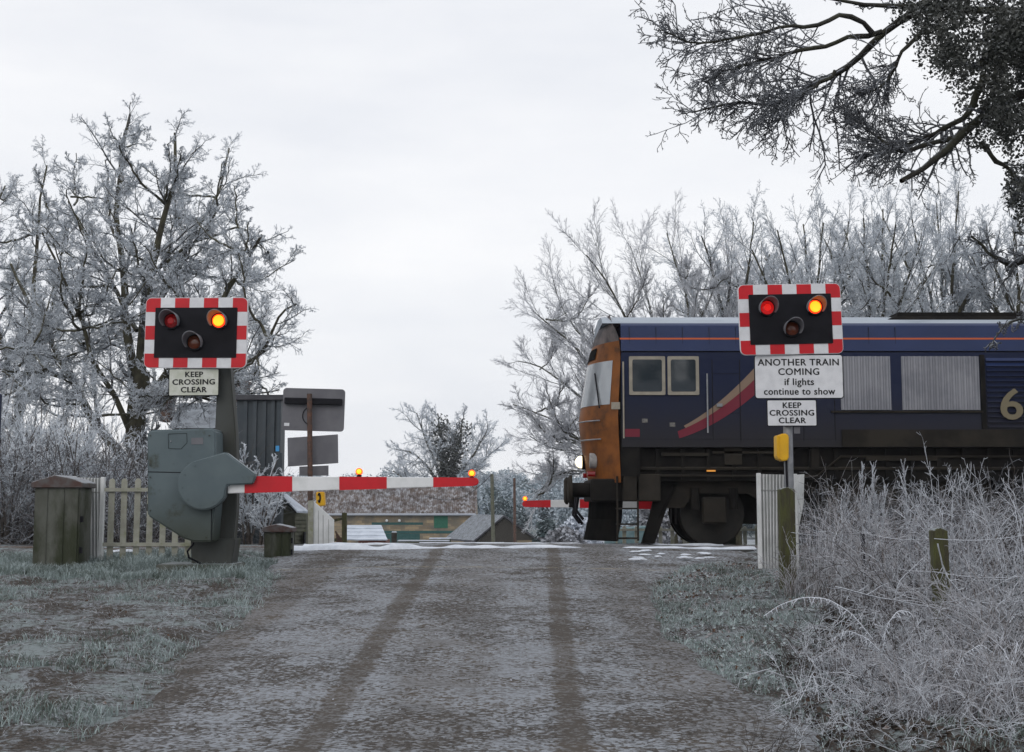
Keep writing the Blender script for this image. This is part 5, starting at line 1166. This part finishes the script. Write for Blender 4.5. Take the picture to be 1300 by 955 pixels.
# underframe
mb = MB(); mb.box(X0 + .2, X1, YN_ + .15, YFR - .15, tz(606), tz(563)); mb.build('underframe', under, loco)
for (u0, u1, v0, v1) in ((920, 942, 563, 585), (840, 900, 570, 574), (905, 1010, 568, 571), (1030, 1040, 563, 590), (1100, 1190, 575, 580)):
    mb = MB(); mb.box(tx(u0), tx(u1), YN_ + .08, YN_ + .2, tz(v1), tz(v0)); mb.build('equipment_box', underb, loco)
mb = MB(); mb.box(tx(897), tx(908), YN_ + .06, YN_ + .1, tz(594), tz(592)); mb.build('side_marker', M('marker_orange', (.6, .25, .05), emit=(1, .4, .05), es=.3), loco)
mb = MB(); mb.box(tx(1290) , tx(1290) + 5.2, YN_ + .12, YFR - .12, tz(676), tz(606)); mb.bevel(.12, 3); mb.build('fuel_tank', under, loco)
wheelm = M('wheel_steel', (.012, .011, .01), (.022, .02, .017), ns=5, rough=.6, metal=.3)
def bogie(xc):
    t = bpy.data.objects.new('bogie', None); col.objects.link(t); t.parent = loco; t.location = Vector((xc, YC, 1.055)) - loco.location
    zr_ = 1.055
    for dx in (-1.95, 0, 1.95):
        for y in (24.0 - .0, 25.43):
            c = Vector((xc + dx, y, zr_ + .53)); mb = MB(); mb.tube([c + Vector((0, -.06, 0)), c + Vector((0, -.05, 0)), c + Vector((0, .05, 0)), c + Vector((0, .07, 0))], [.40, .53, .53, .56], 40); mb.tube([c + Vector((0, -.1, 0)), c + Vector((0, -.06, 0))], .16, 16); mb.build('wheel', wheelm, t, True)
        c = Vector((xc + dx, YC, zr_ + .53)); mb = MB(); mb.tube([c + Vector((0, -.65, 0)), c + Vector((0, .65, 0))], .09, 12); mb.build('axle', wheelm, t)
        mb = MB(); mb.box(xc + dx - .2, xc + dx + .2, 23.62, 23.8, zr_ + .36, zr_ + .8); mb.bevel(.03, 1); mb.build('axle_box', underb, t)
        for q in (-.32, .32): mb = MB(); mb.tube([(xc + dx + q, 23.66, zr_ + .6), (xc + dx + q, 23.66, zr_ + .95)], .075, 10); mb.build('coil_spring', under, t)
    pts = [(-2.75, .62), (-2.6, 1.05), (-2.2, 1.16), (2.2, 1.16), (2.6, 1.05), (2.75, .62), (2.45, .62), (2.3, .86), (1.4, .86), (1.1, .7), (.7, .7), (.4, .84), (-.4, .84), (-.7, .7), (-1.1, .7), (-1.4, .86), (-2.3, .86), (-2.45, .62)]
    for y in (23.68, 25.65): mb = MB(); mb.poly3([(xc + a, y, zr_ + b) for a, b in pts], (0, .1, 0)); mb.build('side_frame', underb, t)
    mb = MB(); mb.tube([(xc - 2.6, 23.72, zr_ + .95), (xc - 2.85, 23.72, zr_ + .5), (xc - 2.95, 23.76, zr_ + .12)], .05, 8); mb.build('sand_pipe', under, t)
    for y in (24.3, 25.0): mb = MB(); mb.box(xc - 2.5, xc + 2.5, y, y + .3, zr_ + .35, zr_ + .85); mb.build('traction_motor', under, t)
bogie(tx(835) + 2.9); bogie(X1 - 4.3)
mb = MB(); mb.poly3([(tx(838), YN_ + .33, tz(600)), (tx(866), YN_ + .33, tz(600)), (tx(848), YN_ + .33, tz(640)), (tx(832), YN_ + .33, tz(686)), (tx(815), YN_ + .33, tz(686)), (tx(826), YN_ + .33, tz(650))], (0, .12, 0)); mb.build('life_guard', under, loco)

loco.location.z -= .06
# ------------------------------------------------------------------ right hand verge: posts, wires, undergrowth
def wood_post(label, u0, u1, v0, Yp, lean=0.):
    a, b = P(u0, v0, Yp), P(u1, v0, Yp); z0 = float(gz((a.x + b.x) / 2, Yp)) - .1; t = thing('fence_post', Vector(((a.x + b.x) / 2, Yp, z0 + .1)), label, 'fence post', 'mossy fence posts of the right verge')
    mb = MB(); mb.poly3([(a.x + lean, Yp, z0), (b.x + lean, Yp, z0), (b.x, Yp, a.z - .01), ((a.x + b.x) / 2, Yp, a.z + .015), (a.x, Yp, a.z - .01)], (0, b.x - a.x, 0)); mb.bevel(.006, 1); mb.build('timber', mosswood, t)
    return t
wood_post('mossy green timber post in front of the white ribbed panel', 990, 1009, 620, 14.8)
wood_post('mossy green timber post standing in the brambles at the right', 1184, 1203, 672, 10.6, .02)
tk = thing('metal_stake', P(1096, 760, 12.6), 'thin dark metal stake carrying the fence wires', 'stake')
mb = MB(); a = P(1095.5, 678, 12.6); mb.box(a.x - .015, a.x + .015, 12.6, 12.63, .6, a.z); mb.build('stake', M('dark_iron', (.03, .03, .035)), tk)
tr2 = thing('wire_fence', P(1100, 700, 12.6), 'sagging frosted wires strung between the posts of the right verge', 'wire')
for (v0, v1, v2, v3) in ((676, 676, 684, 676), (705, 710, 726, 730)):
    A_, B_, C_, D_ = P(1004, v0, 14.8), P(1095.5, v1, 12.6), P(1186, v2, 10.6), P(1320, v3, 9.5); pts = []
    for p, q in ((A_, B_), (B_, C_), (C_, D_)): pts += [p.lerp(q, t_) - Vector((0, 0, .03 * math.sin(math.pi * t_))) for t_ in np.linspace(0, 1, 8)]
    mb = MB(); mb.tube(pts, .0028, 5); mb.build('strand', hoar, tr2)
# dense undergrowth behind the wires
def ug_h(x, y): return .15 + .6 * smoothstep(1.9, 3.2, x) * (.6 + .7 * vnoise(x, y, .8, 12)) * np.interp(y, [8, 10, 13, 17], [.45, .75, 1.15, 1.25])
edge = lambda x, y: (x > 2.3 + .25 * (y - 12) + .5 * (vnoise(x, y, .7, 13) - .3)) & ((y < 12) | (x > (1022 - 650) / F * y + .1))
twig_mass('undergrowth', 'tangled frosted brown undergrowth of the right verge', 11000, (1.4, 8.5), (8.5, 17.3), ug_h, .003, [dark_stem, hoar], ln=(.18, .55), up=.45, jit=.26, cond=edge, tip=.72, br=.3)
twig_mass('undergrowth', 'hoar covered low twigs at the foot of the right verge', 12000, (1.2, 5.5), (7.2, 13), lambda x, y: .06 + .6 * smoothstep(1.9, 3.3, x) * (.1 + 1.2 * vnoise(x, y, .5, 14)), .002, [dark_stem, hoar], ln=(.1, .34), up=.4, jit=.3, cond=lambda x, y: edge(x, y) & (rng.random(len(x)) < .25 + 1.2 * vnoise(x, y, .4, 23)), tip=.5, br=.3)
twig_mass('undergrowth', 'dense dark thicket close against the railway at the right', 8000, (3.6, 12), (14.5, 19.3), lambda x, y: .35 + .5 * vnoise(x, y, 1., 15), .0045, [drystem, twig_dark], ln=(.3, .8), up=.8, jit=.2, tip=.6, br=.35)
def tussock(label, x, y, h, n, spread, mat=deadgrass, droop=.2, r=.0032, name='grass_tussock', fall=(0, 0), clear=True):
    n = int(n * .45); z = float(gz(x, y)) - .02; P0 = np.stack([x + rng.normal(0, spread * .35, n), y + rng.normal(0, spread * .35, n), np.full(n, z)], 1)
    a = rng.uniform(0, 6.28, n); tl_ = rng.uniform(.05, .42, n); D = np.stack([np.cos(a) * tl_ + fall[0], np.sin(a) * tl_ + fall[1], np.ones(n)], 1)
    p, r_ = grow(P0, D, h * rng.uniform(.6, 1.2, n), np.full(n, r), 9, .07, -droop, .4)
    if y > 11.5 and clear: k_ = (p[:, :, 0] / np.maximum(p[:, :, 1], 1)).min(1) > (1004 - 650) / F; p, r_ = p[k_], r_[k_]
    pk, rk = kids(p, r_, 3, .5, 1., .3, .9, .16, .8, 2, .2, -.15, rmin=.0016)
    return tag(plant_mesh(name, [(p, r_, 0), (pk, rk, 0)], [mat], loc=(x, y, z)), label, 'grass', 'frosted tussocks of the right verge')
tus = [('drooping', 1034, 13.9, 1.1, 200, .2), ('tallest drooping', 1050, 13.6, 1.3, 240, .28), ('heavy', 1080, 13.0, 1.2, 240, .26), ('leaning', 1112, 12.4, 1.0, 260, .3), ('brown', 1150, 11.6, .95, 220, .3), ('ragged', 1165, 10.9, .6, 160, .22), ('thick', 1225, 10.2, .8, 260, .3), ('wide', 1275, 9.6, .85, 280, .35), ('low', 1180, 9.2, .55, 260, .3), ('fallen', 1240, 8.6, .55, 280, .35), ('matted', 1290, 8.2, .6, 260, .35), ('small', 1120, 9.6, .4, 200, .25), ('pale', 1075, 10.3, .35, 200, .25), ('bushy', 1150, 8.5, .42, 240, .3), ('spiky', 1250, 12.5, 1.1, 240, .35)]
near_what = ['behind the mossy post at the white panel', 'left of the metal stake', 'touching the metal stake', 'right of the metal stake', 'left of the right hand post', 'at the foot of the right hand post', 'just right of the right hand post', 'at the right edge of the photo', 'below the right hand post', 'in the bottom right area', 'in the bottom right corner', 'below the metal stake', 'beside the arching fern', 'below the arching fern', 'behind the right hand post']
for (ad, u, Yv, h, n, sp_), nw in zip(tus, near_what): tussock(f'{ad} frosted grass tussock {nw}', PX(u, Yv, 700), Yv, h, n, sp_)
tussock('small frosted grass tussock at the foot of the mossy post by the white panel', PX(1006, 14.4, 700), 14.4, .62, 190, .2, clear=False)
def plume(label, u, v, Yv):
    x = PX(u, Yv); z = float(gz(x, Yv)); zt = PZ(v, Yv); h = zt - z
    p, r = grow(np.array([[x, Yv, z], [x + .03, Yv + .05, z]]), np.array([[.03, 0, 1.], [.12, 0, 1]]), np.array([h, h * .85]), np.array([.007, .006]), 12, .02, .02, .5)
    p1, r1 = kids(p, r, 24, .45, 1., .35, .6, .26, .9, 5, .06, .12, rmin=.0055, taper=.75); p2, r2 = kids(p1, r1, 7, .1, 1., .3, .7, .3, .9, 3, .1, .1, rmin=.0045)
    t = thing('seed_plume', Vector((x, Yv, z)), label, 'weed', 'frosted seed plumes of the right verge'); plant_mesh('stem', [(p, r, 0)], [hoar], t); plant_mesh('seed_head', [(p1, r1, 0), (p2, r2, 0)], [hoar], t)
plume('left frosted seed plume standing above the grass before the train', 1091, 592, 13.4); plume('middle frosted seed plume, beside the left one', 1110, 590, 13.6); plume('right frosted seed plume, pointed and feathery, before the train', 1154, 590, 13.2)
for i, (u, v, Yv, sp_, n0, lb) in enumerate(((1190, 575, 12.5, .9, 6, 'tall curving frosted sapling right of the seed plumes'), (1215, 588, 12, .8, 5, 'upright bare sapling behind the right hand post'), (1245, 590, 11.5, .9, 6, 'forked bare sapling right of the right hand post'), (1283, 582, 11, 1.0, 7, 'spreading bare sapling near the right edge'), (1310, 570, 11, 1.0, 7, 'bare sapling cut off by the right edge'), (1062, 612, 14.0, .4, 5, 'thin stems rising beyond the drooping tussocks'), (1165, 625, 11.5, .9, 8, 'low bramble stems left of the right hand post'))):
    x = PX(u, Yv); h = PZ(v, Yv) - float(gz(x, Yv))
    sapling(lb, x, Yv, h * 1.05, sp_, n0=n0, mats=[hoar, hoar], rf=.55, name='bare_sapling', lv=((6, .32, .0055, 4), (3, .4, .005, 3)), arch=.04, r0=.011)
def fern(label, pts, Yv, n=22, L0=.09, droop=.6):
    pl = resample([tuple(P(u, v, Yv)) for u, v in pts], 20, .0); t = thing('fern_frond', Vector(pl[0]), label, 'fern', 'frosted fern fronds of the right verge')
    plant_mesh('stem', [(pl[None], np.linspace(.006, .003, 21)[None], 0)], [hoar], t)
    P0, D, Ln = [], [], []
    for i in range(n):
        f = (i + .5) / n; q = f * 20; j = min(int(q), 19); p = pl[j] + (pl[j + 1] - pl[j]) * (q - j); tg_ = unit(pl[j + 1] - pl[j]); 
        for s_ in (-1, 1): P0.append(p); D.append(tg_ * rng.uniform(.0, .9) + np.array([rng.normal(0, .2), .9 * s_, -droop * rng.uniform(.3, 1.3)])); Ln.append(L0 * rng.uniform(.45, 1.2) * math.sin(math.pi * (.12 + .85 * f)) ** .8)
    p, r = grow(np.array(P0), np.array(D), np.array(Ln), np.full(len(P0), .0038), 5, .16, -.12, .5); p2, r2 = kids(p, r, 7, .1, 1., .6, 1.2, .2, .8, 2, .1, -.1, rmin=.003)
    plant_mesh('leaflets', [(p, r, 0), (p2, r2, 0)], [hoar], t)
fern('long arching frosted fern frond reaching left towards the road', [(1108, 812), (1080, 778), (1050, 760), (1020, 758), (990, 768), (970, 782)], 9.6)
fern('curled frosted fern frond beneath the right hand post', [(1120, 830), (1125, 795), (1140, 775), (1158, 778), (1150, 790)], 9.0, L0=.06)
fern('short frosted frond low in the bottom right corner', [(1210, 860), (1225, 830), (1245, 818), (1262, 830)], 8.4, L0=.06)
fern('drooping frosted frond left of the curled one', [(1140, 850), (1100, 810), (1075, 800), (1050, 815)], 9.2, L0=.07)
for (pts, Yv, lb) in (([(1190, 690), (1200, 730), (1230, 765), (1275, 770), (1320, 700)], 9.8, 'long bramble cane looping below the right hand post'), ([(1060, 745), (1120, 760), (1200, 775), (1250, 750), (1290, 730)], 10.2, 'straight frosted cane lying across the right verge'), ([(1135, 770), (1140, 740), (1180, 700), (1150, 680)], 10.4, 'short bent cane beside the right hand post')):
    pl = resample([tuple(P(u, v, Yv)) for u, v in pts], 22, .004)[None]; r = np.linspace(.006, .003, 23)[None]; t = thing('bramble_cane', Vector(pl[0, 0]), lb, 'bramble', 'frosted bramble canes of the right verge')
    p1, r1 = kids(pl, r, 16, .1, 1., .5, 1.2, .1, .8, 4, .15, .0, rmin=.0035); plant_mesh('stem', [(pl, r, 0)], [hoar], t); plant_mesh('side_shoots', [(p1, r1, 0)], [hoar], t)

# ------------------------------------------------------------------ grass on the verges
def grass_field(name, label, n, xr, yr, prob, h=(.03, .08), wdt=.0026, mat=grassm):
    x = rng.uniform(*xr, n); y = rng.uniform(*yr, n); k_ = rng.random(n) < prob(x, y); x, y = x[k_], y[k_]; n = len(x)
    z = gz(x, y) - .005; a = rng.uniform(0, 6.28, n); hh_ = rng.uniform(*h, n) * (.5 + vnoise(x, y, .6, 18)); ln = rng.uniform(.1, 1.3, n) * hh_; b = rng.uniform(0, 6.28, n)
    dx, dy = np.cos(a) * wdt, np.sin(a) * wdt; ox, oy = np.cos(b) * ln, np.sin(b) * ln
    V = np.stack([np.stack([x - dx, y - dy, z], 1), np.stack([x + dx, y + dy, z], 1), np.stack([x + dx * .8 + ox * .4, y + dy * .8 + oy * .4, z + hh_ * .7], 1), np.stack([x - dx * .8 + ox * .4, y - dy * .8 + oy * .4, z + hh_ * .7], 1), np.stack([x + ox, y + oy, z + hh_], 1)], 1).reshape(-1, 3)
    i = np.arange(n)[:, None] * 5; return tag(link(name, mesh_np(name, V, [i + np.array([[0, 1, 2, 3]]), i + np.array([[3, 2, 4]])]), mat), label, None, None, 'stuff')
def lprob(x, y):
    d = road_l(y) - x; p = smoothstep(.44, .64, vnoise(x * .6, y, .55, 16) * .6 + vnoise(x, y, .16, 17) * .4) * .9
    return np.where(d > .02, np.maximum(p * smoothstep(.0, .5, d + .25), smoothstep(15.2, 16.4, y) * (d > .5) * .8), 0)
def rprob(x, y):
    d = x - road_r(y); p = smoothstep(.44, .62, vnoise(x * .7, y, .5, 19) * .6 + vnoise(x, y, .15, 20) * .4)
    return np.where(d > -.05, p * .9, 0)
grass_field('grass', 'short frosted grass of the left verge', 170000, (-8.5, -2.2), (7, 19.3), lprob, h=(.025, .07))
grass_field('grass', 'short frosted grass of the right verge', 80000, (1.0, 6), (7, 18.3), rprob, h=(.025, .07))
grass_field('grass', 'longer frosted grass around the machine and cabinets', 45000, (-8.5, -3.0), (15.9, 18.5), lambda x, y: np.full(len(x), .8), h=(.05, .13), wdt=.0024)
grass_field('grass', 'frosted tufts straggling along both road edges', 60000, (-3.6, 3.), (7.5, 19), lambda x, y: np.exp(-(np.minimum(np.abs(x - road_l(y)), np.abs(x - road_r(y))) / .11) ** 2) * smoothstep(.45, .65, vnoise(x, y, .3, 41) * .6 + vnoise(x, y, .1, 42) * .4), h=(.02, .05), wdt=.003)
# dead leaves and grit
def litter(name, label, n, xr, yr, size, mat, prob, zf):
    x = rng.uniform(*xr, n); y = rng.uniform(*yr, n); k_ = rng.random(n) < prob(x, y); x, y = x[k_], y[k_]; n = len(x); c = np.stack([x, y, zf(x, y) + size * .4], 1)
    a = unit(rng.normal(size=(n, 3)) * [1, 1, .35]); b = unit(np.cross(a, rng.normal(size=(n, 3)) * [.4, .4, 1])); s = size * rng.uniform(.4, 1.2, (n, 1)); up = np.array([0, 0, 1]) * s * .4
    V = np.stack([c - a * s, c + b * s * .6 + up, c + a * s, c - b * s * .6], 1).reshape(-1, 3)
    return tag(link(name, mesh_np(name, V, [np.arange(n * 4).reshape(-1, 4)]), mat), label, None, None, 'stuff')
litter('leaf_litter', 'brown frosted leaf litter of the right verge', 16000, (1.3, 6), (8, 18.3), .022, deadleaf, lambda x, y: (x > road_r(y)) * (.3 + .7 * smoothstep(14, 16, y)), gz)
litter('leaf_litter', 'dark leaf litter beneath the undergrowth', 26000, (1.6, 8), (7, 17.5), .03, M('dark_litter', (.035, .026, .02), (.06, .045, .035), ns=9), lambda x, y: edge(x, y) * .9, gz)
litter('leaf_litter', 'brown frosted leaf litter of the left verge', 5000, (-8, -2.3), (8, 18), .014, deadleaf, lambda x, y: (x < road_l(y)) * .6, gz)
frostbit = M('frost_clod', (.35, .37, .42), (.12, .11, .1), ns=20)
litter('grit', 'scattered frosted grit and crumbs on the road', 2200, (-2.4, 1.8), (8.5, 19.5), .009, frostbit, lambda x, y: ((x < road_r(y)) & (x > road_l(y))) * 1., lambda x, y: road_z(y) + .05 + .01)
twig_mass('stalks', 'short broken frosted stalks scattered on the right verge', 14000, (1.2, 5.), (8, 18), lambda x, y: .02 + 0 * x, .0013, [drystem, hoar], ln=(.03, .12), up=.35, jit=.3, cond=lambda x, y: x > road_r(y) + .02)
twig_mass('stalks', 'short broken frosted stalks scattered on the left verge', 9000, (-7.5, -2.2), (8, 16.5), lambda x, y: .01 + 0 * x, .0012, [drystem, hoar], ln=(.02, .08), up=.2, jit=.3, cond=lambda x, y: x < road_l(y) - .02)
litter('frost_tufts', 'loose hoar frosted stalks on the right verge', 9000, (1.2, 5.5), (8, 17.5), .022, grassm, lambda x, y: (x > road_r(y)) * .8, gz)
for (u, v, lb) in ((198, 822, 'small orange scrap lying in the left verge grass'), (213, 824, 'tiny white scrap beside the orange one')): pass

# ------------------------------------------------------------------ thin winter haze
hm = bpy.data.materials.new('haze'); hm.use_nodes = True; hn = hm.node_tree; hn.nodes.clear()
ho = hn.nodes.new('ShaderNodeOutputMaterial'); hv_ = hn.nodes.new('ShaderNodeVolumePrincipled'); hv_.inputs['Density'].default_value = .0003; hv_.inputs['Color'].default_value = (.86, .91, 1, 1)
hn.links.new(hv_.outputs[0], ho.inputs['Volume'])
mb = MB(); mb.box(-305, 305, -64, 460, -6, 22); tag(mb.build('haze', hm), kind='stuff', label='thin pale winter haze')
